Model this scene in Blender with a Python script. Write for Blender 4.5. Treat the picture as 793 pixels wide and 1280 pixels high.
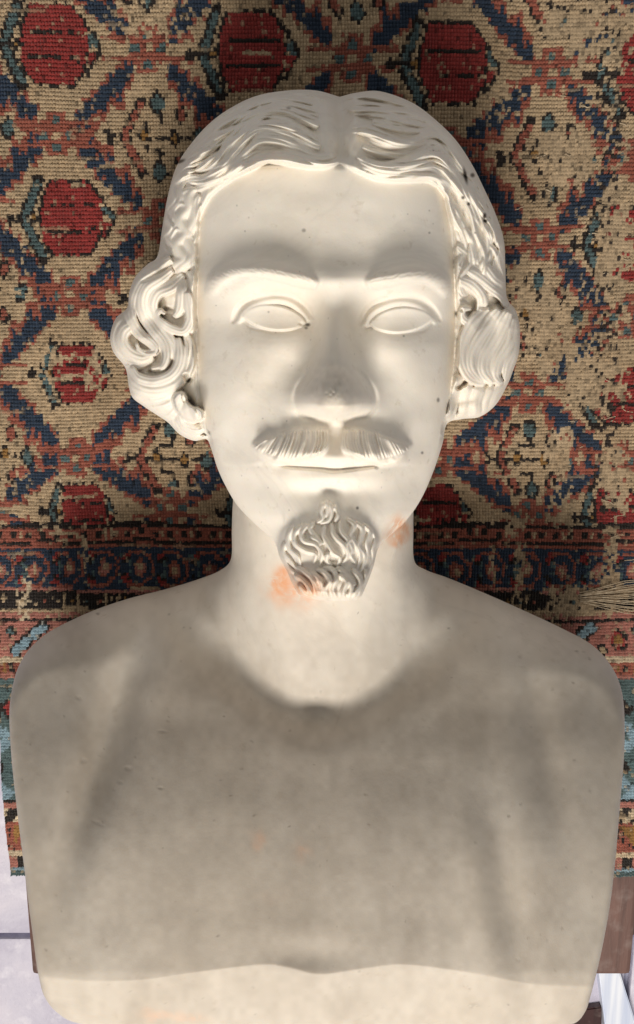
import bpy, math, random
import numpy as np
random.seed(7); RNG = np.random.default_rng(7)
for o in list(bpy.data.objects): bpy.data.objects.remove(o)
SC = bpy.context.scene
COL = SC.collection

# ------------------------------------------------------------------ camera, world, lamp, exposure
F = 1150.0                 # focal length in photo pixels (photo 793 x 1280)
TILT = math.radians(13.0)
D0 = 0.80                  # metres from the camera to the plane of the ears
RUG_Z = 0.46
ST, CT = math.sin(TILT), math.cos(TILT)
def ray(u, v):             # world direction with unit depth along the viewing axis
    x = (u - 396.5) / F; y = -(v - 640.0) / F
    return x, y * CT - ST, -y * ST - CT
CZ = RUG_Z + D0 * (1 + 200 / F) * -ray(0, 350)[2]
cam_d = bpy.data.cameras.new("camera"); cam = bpy.data.objects.new("camera", cam_d); COL.objects.link(cam)
cam.location = (0, 0, CZ); cam.rotation_euler = (-TILT, 0, 0)
cam_d.sensor_fit = 'VERTICAL'; cam_d.sensor_height = 24.0; cam_d.lens = F * 24.0 / 1280.0
cam_d.clip_start = 0.02; cam_d.clip_end = 50
SC.camera = cam
W = bpy.data.worlds.new("World"); SC.world = W; W.use_nodes = True
bg = W.node_tree.nodes["Background"]; bg.inputs[0].default_value = (1.0, 0.96, 0.90, 1); bg.inputs[1].default_value = 0.36
SC.view_settings.view_transform = 'Standard'; SC.view_settings.look = 'None'
SC.view_settings.exposure = 0.0; SC.view_settings.gamma = 1.0
SC.render.engine = 'CYCLES'; SC.cycles.max_bounces = 6

def area_lamp(name, az, el, dist, sx, sy, watts, col, target=(0, -0.05, 0.60)):
    l = bpy.data.lights.new(name, 'AREA'); l.shape = 'RECTANGLE'; l.size = sx; l.size_y = sy
    l.energy = watts; l.color = col
    o = bpy.data.objects.new(name, l); COL.objects.link(o)
    a, e = math.radians(az), math.radians(el)
    d = (math.sin(a) * math.cos(e), -math.cos(a) * math.cos(e), math.sin(e))
    o.location = [target[k] + dist * d[k] for k in range(3)]
    from mathutils import Vector
    o.rotation_euler = Vector(d).to_track_quat('Z', 'Y').to_euler()
    return o
# the daylight of a window past the foot of the bust, and a weaker one over it
area_lamp("window_light", -6, 49, 2.6, 0.9, 0.6, 71, (1.0, 0.925, 0.83))

# ------------------------------------------------------------------ small helpers
def unproject(u, v, h):
    """world points seen at photo position (u, v), h pixel units (0.7 mm) in front of the ear plane"""
    rx, ry, rz = ray(u, v); d = D0 * (1 - h / F)
    return np.stack([rx * d, ry * d, CZ + rz * d], -1)
def plane_pt(u, v, z):
    rx, ry, rz = ray(u, v); d = (z - CZ) / rz
    return (rx * d, ry * d, z)
def plane_h(u, v, z):
    rz = ray(u, v)[2]; return F * (1 - ((z - CZ) / rz) / D0)
def smooth(pts, n=14):
    p = np.array(pts, float)
    q = np.vstack([2 * p[0] - p[1], p, 2 * p[-1] - p[-2]]); out = []
    for i in range(1, len(q) - 2):
        t = np.linspace(0, 1, n, endpoint=False)[:, None]
        a, b, c, d = q[i - 1], q[i], q[i + 1], q[i + 2]
        out.append(0.5 * (2 * b + (c - a) * t + (2 * a - 5 * b + 4 * c - d) * t ** 2 + (3 * b - a - 3 * c + d) * t ** 3))
    out.append(p[-1:]); return np.vstack(out)
def resample(p, step):
    s = np.r_[0, np.cumsum(np.hypot(*np.diff(p[:, :2], axis=0).T))]
    n = max(2, int(s[-1] / step) + 1); t = np.linspace(0, s[-1], n)
    return np.stack([np.interp(t, s, p[:, k]) for k in range(p.shape[1])], -1)
def inpoly(U, V, poly):
    ins = np.zeros(U.shape, bool); n = len(poly)
    for i in range(n):
        x1, y1 = poly[i]; x2, y2 = poly[(i + 1) % n]
        if y1 == y2: continue
        c = ((y1 > V) != (y2 > V)) & (U < (x2 - x1) * (V - y1) / (y2 - y1) + x1)
        ins ^= c
    return ins
def sstep(a, b, x):
    t = np.clip((x - a) / (b - a), 0, 1); return t * t * (3 - 2 * t)
def softmin(a, b, k):
    h = np.clip(0.5 + 0.5 * (b - a) / k, 0, 1); return b * (1 - h) + a * h - k * h * (1 - h)
def softmax(a, b, k): return -softmin(-a, -b, k)
def G(U, V, cu, cv, su, sv, ang=0.0):
    a = math.radians(ang); x = (U - cu) * math.cos(a) + (V - cv) * math.sin(a); y = -(U - cu) * math.sin(a) + (V - cv) * math.cos(a)
    return np.exp(-0.5 * ((x / su) ** 2 + (y / sv) ** 2))
def vnoise(U, V, scale, seed):
    r = np.random.default_rng(seed).random((96, 96)) * 2 - 1
    x = U / scale; y = V / scale; xi = np.floor(x).astype(int); yi = np.floor(y).astype(int)
    fx = x - xi; fy = y - yi; fx = fx * fx * (3 - 2 * fx); fy = fy * fy * (3 - 2 * fy)
    g = lambda a, b: r[a % 96, b % 96]
    return (g(yi, xi) * (1 - fx) + g(yi, xi + 1) * fx) * (1 - fy) + (g(yi + 1, xi) * (1 - fx) + g(yi + 1, xi + 1) * fx) * fy

class Field:
    """a relief map over a rectangle of the figure; carving tools write into it"""
    def __init__(s, u0, v0, u1, v1, res):
        s.u0, s.v0, s.res = u0, v0, res
        s.nu, s.nv = int((u1 - u0) * res) + 1, int((v1 - v0) * res) + 1
        s.U, s.V = np.meshgrid(u0 + np.arange(s.nu) / res, v0 + np.arange(s.nv) / res)
    def zeros(s): return np.zeros((s.nv, s.nu))
    def blur(s, A, sig):
        sig = sig * s.res; r = int(3 * sig) + 1; P = np.pad(A, r, mode='edge')
        fy = np.fft.fftfreq(P.shape[0])[:, None]; fx = np.fft.rfftfreq(P.shape[1])[None]
        K = np.exp(-2 * math.pi ** 2 * sig ** 2 * (fx ** 2 + fy ** 2))
        return np.fft.irfft2(np.fft.rfft2(P) * K, s=P.shape)[r:-r, r:-r]
    def sample(s, A, u, v):
        x = np.clip((u - s.u0) * s.res, 0, s.nu - 1.001); y = np.clip((v - s.v0) * s.res, 0, s.nv - 1.001)
        xi = x.astype(int); yi = y.astype(int); fx = x - xi; fy = y - yi
        return (A[yi, xi] * (1 - fx) + A[yi, xi + 1] * fx) * (1 - fy) + (A[yi + 1, xi] * (1 - fx) + A[yi + 1, xi + 1] * fx) * fy
    def tube(s, A, pts, w0, w1, amp, lift=0.0, sub=0, suba=0.0, mode='max', flat=0.5, endw=0.35, sm=True, ph=0.0):
        """a rounded lock along a curve: w0..w1 half width, sub/suba finer hairs inside it"""
        p = resample(smooth(pts) if sm else np.array(pts, float), 0.55 / s.res * 1.0)
        n = len(p); tg = np.gradient(p, axis=0); tg /= np.hypot(tg[:, 0], tg[:, 1])[:, None] + 1e-9
        tt = np.linspace(0, 1, n)
        wb = np.interp(tt, np.linspace(0, 1, len(w0)), w0) if isinstance(w0, np.ndarray) else w0 + (w1 - w0) * tt
        wm = wb.max(); ww = wb * np.clip(np.minimum((tt + 0.02) / 0.18, (1.02 - tt) / 0.22), 0, 1) ** endw
        ww = np.maximum(ww, 0.8)
        for k in range(n):
            w = ww[k]; u, v = p[k]; R = w + 1
            i0 = int((u - R - s.u0) * s.res); i1 = int((u + R - s.u0) * s.res) + 2
            j0 = int((v - R - s.v0) * s.res); j1 = int((v + R - s.v0) * s.res) + 2
            i0 = max(i0, 0); j0 = max(j0, 0)
            if i1 <= i0 or j1 <= j0: continue
            du = s.U[j0:j1, i0:i1] - u; dv = s.V[j0:j1, i0:i1] - v
            if du.size == 0: continue
            a = du * tg[k, 0] + dv * tg[k, 1]; b = (du * tg[k, 1] - dv * tg[k, 0]) / w
            m = (np.abs(a) < 1.0 / s.res) & (np.abs(b) < 1)
            q = amp * (w / wm) * (1 - b * b) ** flat + lift
            if sub: q = q + suba * (np.abs(np.cos(b * math.pi * 0.5 * sub + ph)) - 0.6) * (1 - b * b)
            B = A[j0:j1, i0:i1]
            if mode == 'max': B[m] = np.maximum(B, q)[m]
            elif mode == 'min': B[m] = np.minimum(B, -q)[m]

# ------------------------------------------------------------------ materials
def nodes(name):
    m = bpy.data.materials.new(name); m.use_nodes = True; nt = m.node_tree
    return m, nt, nt.nodes["Principled BSDF"]
def nd(nt, t, **kw):
    n = nt.nodes.new(t)
    for k, v in kw.items(): setattr(n, k, v)
    return n
def noise(nt, vec, scale, detail=4, rough=0.55, dist=0.0):
    n = nd(nt, 'ShaderNodeTexNoise'); n.inputs['Scale'].default_value = scale; n.inputs['Detail'].default_value = detail
    n.inputs['Roughness'].default_value = rough; n.inputs['Distortion'].default_value = dist
    nt.links.new(vec, n.inputs['Vector']); return n.outputs['Fac']
def ramp(nt, fac, stops):
    r = nd(nt, 'ShaderNodeValToRGB'); el = r.color_ramp.elements
    while len(el) < len(stops): el.new(0.5)
    for e, (p, c) in zip(el, stops): e.position = p; e.color = (*c, 1) if len(c) == 3 else c
    nt.links.new(fac, r.inputs[0]); return r.outputs[0]
def mix(nt, fac, a, b, mode='MIX'):
    m = nd(nt, 'ShaderNodeMix', data_type='RGBA', blend_type=mode)
    for sock, v in ((m.inputs[0], fac), (m.inputs[6], a), (m.inputs[7], b)):
        if isinstance(v, (int, float)): sock.default_value = v
        elif isinstance(v, tuple): sock.default_value = (*v, 1)
        else: nt.links.new(v, sock)
    return m.outputs[2]
def bump(nt, bsdf, fac, strength, dist):
    b = nd(nt, 'ShaderNodeBump'); b.inputs['Strength'].default_value = strength; b.inputs['Distance'].default_value = dist
    nt.links.new(fac, b.inputs['Height']); nt.links.new(b.outputs[0], bsdf.inputs['Normal'])

def marble_material():
    m, nt, b = nodes("aged_marble")
    co = nd(nt, 'ShaderNodeTexCoord').outputs['Object']
    c = ramp(nt, noise(nt, co, 7, 5, 0.6, 0.6), [(0.30, (0.75, 0.685, 0.59)), (0.5, (0.83, 0.775, 0.69)), (0.72, (0.87, 0.825, 0.745))])
    c = mix(nt, ramp(nt, noise(nt, co, 3.2, 6, 0.65, 1.6), [(0.47, (0, 0, 0)), (0.5, (0.18,) * 3), (0.53, (0, 0, 0))]), c, (0.60, 0.56, 0.50))
    c = mix(nt, ramp(nt, noise(nt, co, 90, 3, 0.6), [(0.62, (0, 0, 0)), (0.75, (0.5,) * 3)]), c, (0.62, 0.55, 0.45))
    a = nd(nt, 'ShaderNodeVertexColor', layer_name="stain_shade"); sp = nd(nt, 'ShaderNodeSeparateColor')
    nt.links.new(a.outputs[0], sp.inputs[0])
    rn = noise(nt, co, 75, 6, 0.65, 1.0)
    mm = nd(nt, 'ShaderNodeMath', operation='MULTIPLY'); nt.links.new(sp.outputs[0], mm.inputs[0])
    nt.links.new(ramp(nt, rn, [(0.36, (0.12,) * 3), (0.46, (0.7,) * 3), (0.6, (1,) * 3)]), mm.inputs[1])
    c = mix(nt, sp.outputs[1], c, (0.035, 0.028, 0.02))          # dirt in pits
    c = mix(nt, sp.outputs[2], c, (0.325, 0.282, 0.235))           # dusty, worn stone; painted shade on chest, goatee and moustache
    c = mix(nt, mm.outputs[0], c, (0.74, 0.40, 0.235))            # rust stains
    nt.links.new(c, b.inputs['Base Color'])
    b.inputs['Roughness'].default_value = 0.6
    nt.links.new(ramp(nt, noise(nt, co, 14, 3), [(0.3, (0.48,) * 3), (0.7, (0.66,) * 3)]), b.inputs['Roughness'])
    b.inputs['Subsurface Weight'].default_value = 0.25; b.inputs['Subsurface Radius'].default_value = (1.0, 0.7, 0.45)
    b.inputs['Subsurface Scale'].default_value = 0.006
    b.inputs['Specular IOR Level'].default_value = 0.25
    bump(nt, b, noise(nt, co, 260, 8, 0.7), 0.22, 0.0008)
    return m
MARBLE = marble_material()

# ------------------------------------------------------------------ object helpers
def link(name, me, parent=None):
    o = bpy.data.objects.new(name, me); COL.objects.link(o)
    if parent is not None: o.parent = parent
    return o
def tag(o, label=None, cat=None, group=None, kind=None):
    for k, v in (('label', label), ('category', cat), ('group', group), ('kind', kind)):
        if v: o[k] = v
    return o
def empty(name, loc=(0, 0, 0)):
    o = bpy.data.objects.new(name, None); COL.objects.link(o); o.location = loc; return o
def mesh_np(name, co, quads, tris=None, mat=None, normals=None, attrs=None, smooth_shade=True):
    me = bpy.data.meshes.new(name)
    quads = np.asarray(quads, np.int32).reshape(-1, 4); nt_ = 0 if tris is None else len(tris)
    me.vertices.add(len(co)); me.vertices.foreach_set("co", co.astype(np.float32).ravel())
    loops = quads.ravel()
    if nt_: loops = np.r_[loops, np.asarray(tris, np.int32).ravel()]
    me.loops.add(len(loops)); me.loops.foreach_set("vertex_index", loops.astype(np.int32))
    me.polygons.add(len(quads) + nt_)
    st = np.r_[np.arange(len(quads)) * 4, len(quads) * 4 + np.arange(nt_) * 3].astype(np.int32)
    me.polygons.foreach_set("loop_start", st)
    me.update(calc_edges=True)
    me.polygons.foreach_set("use_smooth", np.full(len(quads) + nt_, smooth_shade))
    for an, arr in (attrs or {}).items():
        at = me.color_attributes.new(an, 'FLOAT_COLOR', 'POINT')
        at.data.foreach_set("color", np.c_[arr, np.ones(len(arr))].astype(np.float32).ravel())
    if normals is not None: me.normals_split_custom_set_from_vertices(normals.tolist())
    if mat: me.materials.append(mat)
    me.validate(); return me

def polar_solid(center, rim, NR, NA, hfun, parts, parent, dens, backz, maskfun, attrfun, NB=18):
    """closed solid: a carved front over the outline `rim`, and a rounded back down to the rug"""
    cu, cv = center
    rp = resample(np.vstack([rim, rim[:1]]), 0.5)
    th = np.unwrap(np.arctan2(rp[:, 1] - cv, rp[:, 0] - cu)); rr = np.hypot(rp[:, 0] - cu, rp[:, 1] - cv)
    if th[-1] < th[0]: th, rr, rp = th[::-1], rr[::-1], rp[::-1]
    # angles spaced by outline length so that shoulders and curls stay sharp
    o = np.maximum.accumulate(th + np.arange(len(th)) * 1e-9); s = np.linspace(0, 1, len(o))
    mixs = dens * (o - o[0]) / (o[-1] - o[0]) + (1 - dens) * s
    ang = np.interp(np.linspace(0, 1, NA, endpoint=False), mixs, o); R = np.interp(ang, o, rr)
    tau = np.arange(1, NR + 1) / NR; rho = 0.6 * tau + 0.4 * np.sin(tau * math.pi / 2)
    u = cu + rho[:, None] * (R * np.cos(ang))[None]; v = cv + rho[:, None] * (R * np.sin(ang))[None]
    U = np.r_[cu, u.ravel()]; V = np.r_[cv, v.ravel()]
    H = hfun(U, V); heq = H[-NA:]
    rb = np.cos(np.linspace(0, math.pi / 2, NB + 1)[1:]); fb = np.sin(np.linspace(0, math.pi / 2, NB + 1)[1:])
    rb[-1] = 0.02
    ub = cu + rb[:, None] * (R * np.cos(ang))[None]; vb = cv + rb[:, None] * (R * np.sin(ang))[None]
    hb = plane_h(ub, vb, backz); Hb = heq[None] + (hb - heq[None]) * fb[:, None]
    Ua = np.r_[U, ub.ravel()]; Va = np.r_[V, vb.ravel()]; Ha = np.r_[H, Hb.ravel()]
    co = unproject(Ua, Va, Ha)
    NT = NR + NB
    i = np.arange(NT - 1)[:, None] * NA; j = np.arange(NA)[None]; j2 = (j + 1) % NA
    q = np.stack([1 + i + j, 1 + i + j2, 1 + i + NA + j2, 1 + i + NA + j], -1).reshape(-1, 4)
    t = np.stack([np.zeros(NA, int), 1 + (np.arange(NA) + 1) % NA, 1 + np.arange(NA)], -1)
    # outward orientation
    q = q[:, ::-1]; t = t[:, ::-1]
    a = co[q[:, 1]] - co[q[:, 0]]; b = co[q[:, 3]] - co[q[:, 0]]; fn = np.cross(a, b)
    if fn[NA * (NR // 2)][2] < 0: q = q[:, ::-1]; t = t[:, ::-1]; fn = -fn
    a = co[t[:, 1]] - co[t[:, 0]]; b = co[t[:, 2]] - co[t[:, 0]]; ftn = np.cross(a, b)
    if ftn[:, 2].sum() < 0: t = t[:, ::-1]; ftn = -ftn
    vn = np.zeros_like(co)
    for k in range(4):
        for c in range(3): vn[:, c] += np.bincount(q[:, k], fn[:, c], len(co))
    vn[t[:, 0]] += ftn
    vn /= np.linalg.norm(vn, axis=1)[:, None] + 1e-12
    qc_u = Ua[q].mean(1); qc_v = Va[q].mean(1)
    back = q.min(1) >= 1 + (NR - 1) * NA
    lab = maskfun(qc_u, qc_v, back); tl = maskfun(Ua[t].mean(1), Va[t].mean(1), np.zeros(len(t), bool))
    at = attrfun(Ua, Va)
    for idx, name in enumerate(parts):
        qq = q[lab == idx]; tt = t[tl == idx]
        if not len(qq): continue
        used = np.unique(np.r_[qq.ravel(), tt.ravel()]); mp = np.zeros(len(co), int); mp[used] = np.arange(len(used))
        me = mesh_np(name[0], co[used] - np.array(parent.location)[None], mp[qq], mp[tt] if len(tt) else None, MARBLE, vn[used], {"stain_shade": at[used]})
        ob = link(name[0], me, parent)
        if len(name) > 1: ob['label'] = name[1]

# ------------------------------------------------------------------ the bust: head
BUST = empty("marble_bust", (0, -0.1, RUG_Z))
tag(BUST, "white marble bust of a man with moustache and goatee lying on the rug", "bust")

# outline of the head with its hair: (u, v, depth of the widest line, rise, rounding width)
RIM = [(425,121,-30,197,85),(395,113,-30,197,85),(360,113,-35,197,80),(320,120,-40,192,78),(285,137,-40,187,74),(258,158,-40,182,70),
 (235,185,-40,177,62),(220,210,-40,172,55),(210,245,-35,162,48),(203,285,-30,152,45),(197,320,-20,110,40),(185,330,-15,85,34),(170,345,-10,75,30),(162,365,-10,70,30),
 (159,385,-15,60,28),(145,398,-30,60,26),(138,420,-35,60,26),(142,440,-35,60,26),(157,460,-30,60,26),(161,482,-25,60,24),(166,497,-20,60,22),
 (180,508,-20,60,22),(195,518,-20,60,22),(210,528,-20,60,20),(225,543,-20,60,20),(243,551,-10,60,20),(258,549,10,70,26),
 (264,560,40,95,40),(272,585,46,105,46),(282,607,52,105,46),(297,632,62,100,46),(320,656,80,90,40),(343,677,100,75,28),
 (350,697,112,62,14),(358,712,118,60,13),(366,730,124,60,12),(377,745,128,56,12),(400,750,130,56,12),(430,751,130,56,12),(449,748,128,56,12),(458,732,124,60,12),(467,708,118,62,13),
 (473,686,108,66,16),(486,671,98,76,28),(507,652,80,90,40),(526,625,62,100,46),(541,592,50,105,46),(553,556,42,95,40),
 (559,530,10,70,26),(577,524,-10,60,20),(600,521,-20,60,20),(620,506,-25,60,22),(634,482,-25,60,24),(641,465,-25,60,26),(649,440,-30,62,28),
 (650,410,-30,62,28),(645,388,-25,65,28),(634,372,-25,80,34),(632,335,-30,110,42),(630,300,-35,152,46),(620,268,-40,162,50),(605,235,-40,172,54),
 (590,205,-40,177,60),(570,175,-40,182,66),(545,150,-40,187,72),(515,128,-40,192,78),(475,114,-35,197,84),(445,116,-30,197,85)]
rim_s = smooth(RIM + RIM[:1], 10)[:-1]
HC = (405., 415.)
HF = Field(118, 92, 672, 772, 2.0)
U, V = HF.U, HF.V
def edge_dist(U, V, rim):
    p = resample(np.vstack([rim[:, :2], rim[:1, :2]]), 3.0); d = np.full(U.shape, 1e9)
    for k in range(len(p) - 1):
        ax, ay = p[k]; bx, by = p[k + 1]; L = (bx - ax) ** 2 + (by - ay) ** 2 + 1e-9
        t = np.clip(((U - ax) * (bx - ax) + (V - ay) * (by - ay)) / L, 0, 1)
        d = np.minimum(d, (U - ax - t * (bx - ax)) ** 2 + (V - ay - t * (by - ay)) ** 2)
    return np.sqrt(d)
Fc = Field(118, 92, 672, 772, 0.5)
inside = inpoly(Fc.U, Fc.V, rim_s[:, :2])
ed_c = edge_dist(Fc.U, Fc.V, rim_s) * np.where(inside, 1, 0)
ED = HF.blur(Fc.sample(ed_c, U, V), 0.8)
# exact near the rim
sub = (ED < 16); sel = np.nonzero(sub)
ED[sel] = edge_dist(U[sel], V[sel], rim_s) * inpoly(U[sel], V[sel], rim_s[:, :2])
tr = np.unwrap(np.arctan2(rim_s[:, 1] - HC[1], rim_s[:, 0] - HC[0])); sg = np.sign(tr[-1] - tr[0])
def rimval(U, V, k):
    th = np.arctan2(V - HC[1], U - HC[0]); t0 = tr[0] if sg > 0 else tr[-1]
    th = np.mod(th - t0, 2 * math.pi) + t0
    a, b = (tr, rim_s[:, k]) if sg > 0 else (tr[::-1], rim_s[::-1, k])
    a = np.maximum.accumulate(a); return np.interp(th, a, b)

cs = lambda x, xs, ys: np.interp(x, smooth(np.c_[xs, ys])[:, 0], smooth(np.c_[xs, ys])[:, 1])
mid = cs(V, [90, 112, 200, 300, 400, 500, 600, 772], [425, 425, 424, 421, 419, 418, 415, 412])
xl = cs(V, [90, 150, 220, 300, 400, 500, 560, 600, 640, 680, 772], [230, 235, 246, 243, 243, 248, 264, 278, 303, 336, 350])
xr = cs(V, [90, 150, 220, 300, 400, 500, 560, 600, 640, 680, 772], [585, 580, 564, 567, 569, 565, 551, 535, 513, 482, 466])
s = np.where(U < mid, (mid - U) / (mid - xl), (U - mid) / (xr - mid))
P = cs(V, [90, 130, 170, 205, 240, 275, 300, 320, 340, 356, 385, 410, 450, 500, 540, 580, 610, 650, 700, 772],
          [90, 135, 163, 175, 180, 182, 184, 188, 195, 197, 188, 180, 179, 181, 186, 188, 182, 188, 196, 176])
k = cs(V, [90, 200, 260, 330, 400, 470, 560, 640, 772], [150, 150, 150, 165, 170, 165, 175, 150, 120])
pw = cs(V, [90, 200, 330, 450, 600, 772], [2.4, 2.7, 2.9, 2.6, 2.2, 2.2])
sc_ = np.minimum(s, 1) * 0.93
fall = k * (1 - np.sqrt(np.maximum(1 - sc_ ** pw, 0)))
fall = fall + np.maximum(s - 1, 0) * k * 0.75
H0 = P - fall
# ---- brow ridges, sockets, cheeks
HB = HF.zeros()
HB += 12 * G(U, V, 318, 346, 44, 17, 4) + 11 * G(U, V, 516, 348, 42, 17, -3)
HB += 7 * G(U, V, 419, 350, 24, 14)
HB -= 17 * G(U, V, 338, 385, 42, 20) + 17 * G(U, V, 502, 389, 40, 20)
HB -= 12 * G(U, V, 384, 392, 15, 20) + 12 * G(U, V, 454, 394, 14, 20)
HB += 5 * G(U, V, 315, 455, 36, 26) + 5 * G(U, V, 522, 458, 34, 26)
HB -= 6 * G(U, V, 362, 452, 14, 30, 38) + 6 * G(U, V, 472, 452, 14, 30, -38)
HB -= 7 * G(U, V, 300, 560, 26, 46, -12) + 7 * G(U, V, 534, 560, 24, 46, 12)
HB += 6 * G(U, V, 285, 500, 24, 30)
HB -= 5 * G(U, V, 415, 612, 34, 9)
HB -= 6 * G(U, V, 268, 310, 22, 40) + 6 * G(U, V, 556, 312, 20, 40)
H0 = H0 + HB
# ---- nose
nm = cs(V, [370, 400, 450, 490, 530], [417, 417, 418, 417, 418])
nw = cs(V, [340, 370, 390, 420, 442, 458, 474, 490, 510, 530], [19, 16, 13, 15, 18, 24, 32, 36, 37, 35])
np_ = cs(V, [340, 440, 465, 485, 540], [3.0, 3.0, 3.6, 4.2, 4.2])
nh = cs(V, [340, 362, 380, 396, 415, 440, 460, 475, 490, 503, 511, 518, 525, 538], [0, 2, 8, 24, 38, 51, 61, 71, 83, 95, 97, 66, 10, 0])
Vn = V - 5 * np.exp(-0.5 * ((U - 418) / 17) ** 2)
nh = cs(Vn, [330, 362, 380, 396, 415, 440, 460, 480, 500, 506, 512, 518, 524, 540], [0, 2, 7, 20, 33, 46, 55, 61, 66, 65, 52, 27, 6, 0])
nw = cs(V, [330, 370, 390, 420, 442, 460, 480, 500, 540], [18, 14, 12, 14, 18, 23, 31, 36, 35])
x = (U - nm) / nw
H0 = H0 + nh * np.exp(-0.62 * np.abs(x) ** 2.9)
r2 = ((U - 418) / cs(V, [330, 455, 475, 493, 512, 560], [26, 27, 34, 43, 46, 46])) ** 2 + ((V - 493) / 36) ** 2
bulb = 26 * np.maximum(1 - r2, 0) ** 0.85 * sstep(526, 512, Vn)
H0 = H0 + HF.blur(bulb, 1.6)
H0 = H0 - 3 * G(U, V, 396, 497, 6, 13, 14) - 3 * G(U, V, 440, 497, 6, 13, -14)
nh2 = HF.blur(H0, 0.9); H0 = np.where((V > 360) & (V < 535) & (np.abs(U - 418) < 70), nh2, H0)
# alar crease
cr = HF.zeros()
HF.tube(cr, [(392, 462), (379, 475), (370, 491), (369, 507), (378, 519), (396, 523)], 3.4, 3.4, 7)
HF.tube(cr, [(444, 462), (458, 475), (468, 491), (469, 507), (460, 519), (441, 523)], 3.4, 3.4, 7)
H0 -= HF.blur(cr, 2.0)
# ---- eyes
def almond(cx, a, up, lo, cv, tilt):
    x = (U - cx) / a; t = np.clip(1 - x * x, 0, 1)
    vu = cv - up * t ** 0.7 + tilt * x; vl = cv + lo * t ** 0.75 + tilt * x
    return x, vu, vl
EYE = HF.zeros().astype(bool)
for cx, cv, tl in ((343, 399, 4), (502, 402, -3)):
    x, vu, vl = almond(cx, 40, 18, 14, cv, tl)
    m = (np.abs(x) < 1) & (V > vu) & (V < vl); EYE |= m
    mf = HF.blur(m.astype(float), 1.0)
    ball = 9 * np.sqrt(np.maximum(1 - ((U - cx) / 50) ** 2 - ((V - cv) / 40) ** 2, 0))
    lid = HF.zeros()
    arc = [(cx + a, cv - b) for a, b in ((-45, -4), (-36, 10), (-19, 18), (0, 22), (19, 19), (35, 8), (43, -2))]
    HF.tube(lid, arc, 5.5, 5, 5.5, flat=0.7)
    low = [(cx + a, cv + b) for a, b in ((-44, 6), (-28, 15), (0, 20), (28, 16), (44, 4))]
    HF.tube(lid, low, 8, 8, 0.4, flat=0.9)
    lid = HF.blur(lid, 1.2)
    H0 += lid * (1 - mf) + (ball - 2.2 + 2.2 * sstep(cv + 14, cv - 4, V)) * mf
    grv = HF.zeros()
    HF.tube(grv, [(cx + a, cv - b) for a, b in ((-52, -4), (-43, 14), (-22, 28), (0, 32), (22, 29), (40, 16), (49, 1))], 5.0, 4.0, 4.5, flat=0.8)
    HF.tube(grv, [(cx + a, cv + b) for a, b in ((-39, 4), (-27, 11.5), (0, 15.5), (27, 12), (40, 2))], 1.2, 1.2, 1.3)
    if cx < 400: HF.tube(grv, [(374, 404), (382, 406), (387, 402)], 2.2, 1.6, 3)
    else: HF.tube(grv, [(466, 409), (459, 411), (456, 408)], 2.2, 1.6, 3)
    H0 -= HF.blur(grv, 1.1)
    H0 += 2.5 * G(U, V, cx, cv + 30, 36, 13)
# ---- mouth
mo = HF.zeros()
HF.tube(mo, [(344, 580), (366, 583), (400, 585), (418, 587), (440, 585), (466, 582), (486, 577)], 2.6, 2.6, 8)
H0 -= HF.blur(mo, 1.3)
H0 += 12 * G(U, V, 418, 573, 42, 8) + 12.5 * G(U, V, 416, 600, 36, 9) - 4 * G(U, V, 352, 582, 7, 6) - 4 * G(U, V, 481, 579, 7, 6)
H0 -= 5 * G(U, V, 419, 544, 7, 12)
H0 += 10 * G(U, V, 419, 556, 46, 15)
FACE0 = H0.copy()
# ---- relief layer: hair, moustache, goatee, brows
D = HF.zeros()
def zz(pts, o, sc): return [(o[0] + a / sc, o[1] + b / sc) for a, b in pts]
def family(guides, n, kk, amp, sub, suba, wob=0.0, seed=0, grow=1.0):
    """strands flowing between drawn guide curves, each as wide as the room it has"""
    r = random.Random(seed); gs = [resample(smooth(g), 1.0) for g in guides]; L_ = HF.zeros()
    gs = [np.stack([np.interp(np.linspace(0, 1, 60), np.linspace(0, 1, len(g)), g[:, k]) for k in (0, 1)], -1) for g in gs]
    gs = [gs[0] + (gs[0] - gs[1]) * 0.12] + gs + [gs[-1] + (gs[-1] - gs[-2]) * 0.45]
    ph0 = r.uniform(0, 3)
    for i in range(n):
        t = (i + 0.5 + r.uniform(-.25, .25)) / n * (len(gs) - 1); a = min(int(t), len(gs) - 2); f = t - a
        g = gs[a] * (1 - f) + gs[a + 1] * f
        sp = np.hypot(*(gs[a + 1] - gs[a]).T) * (len(gs) - 1) / n
        sp = np.convolve(np.pad(sp, 5, mode='edge'), np.ones(11) / 11, 'valid')
        tg = np.gradient(g, axis=0); nrm = np.stack([tg[:, 1], -tg[:, 0]], -1) / (np.hypot(tg[:, 0], tg[:, 1])[:, None] + 1e-9)
        L = np.linspace(0, 1, 60); f1 = r.uniform(2.6, 3.8)
        g = g + nrm * (wob * np.sin(L * f1 * 6.28 + ph0 + r.uniform(-.5, .5)) * (0.35 + L) * np.clip(sp / 6, .4, 1.2))[:, None]
        s0 = int(60 * max(0, r.uniform(-0.2, 0.10))); s1 = int(60 * min(1, r.uniform(0.82, 1.25)))
        w = np.clip(sp * kk * r.uniform(.8, 1.25), 1.3, 13)[s0:s1]
        HF.tube(L_, g[s0:s1], w, 0, min(amp, w.max() * 1.25) * r.uniform(0.7, 1.1), lift=r.uniform(0, 1.5) * grow, sub=sub, suba=suba, sm=False, flat=0.8, ph=r.uniform(0, 3))
    return L_
oL, oR, sL = (190, 105), (410, 105), 3.304
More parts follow.
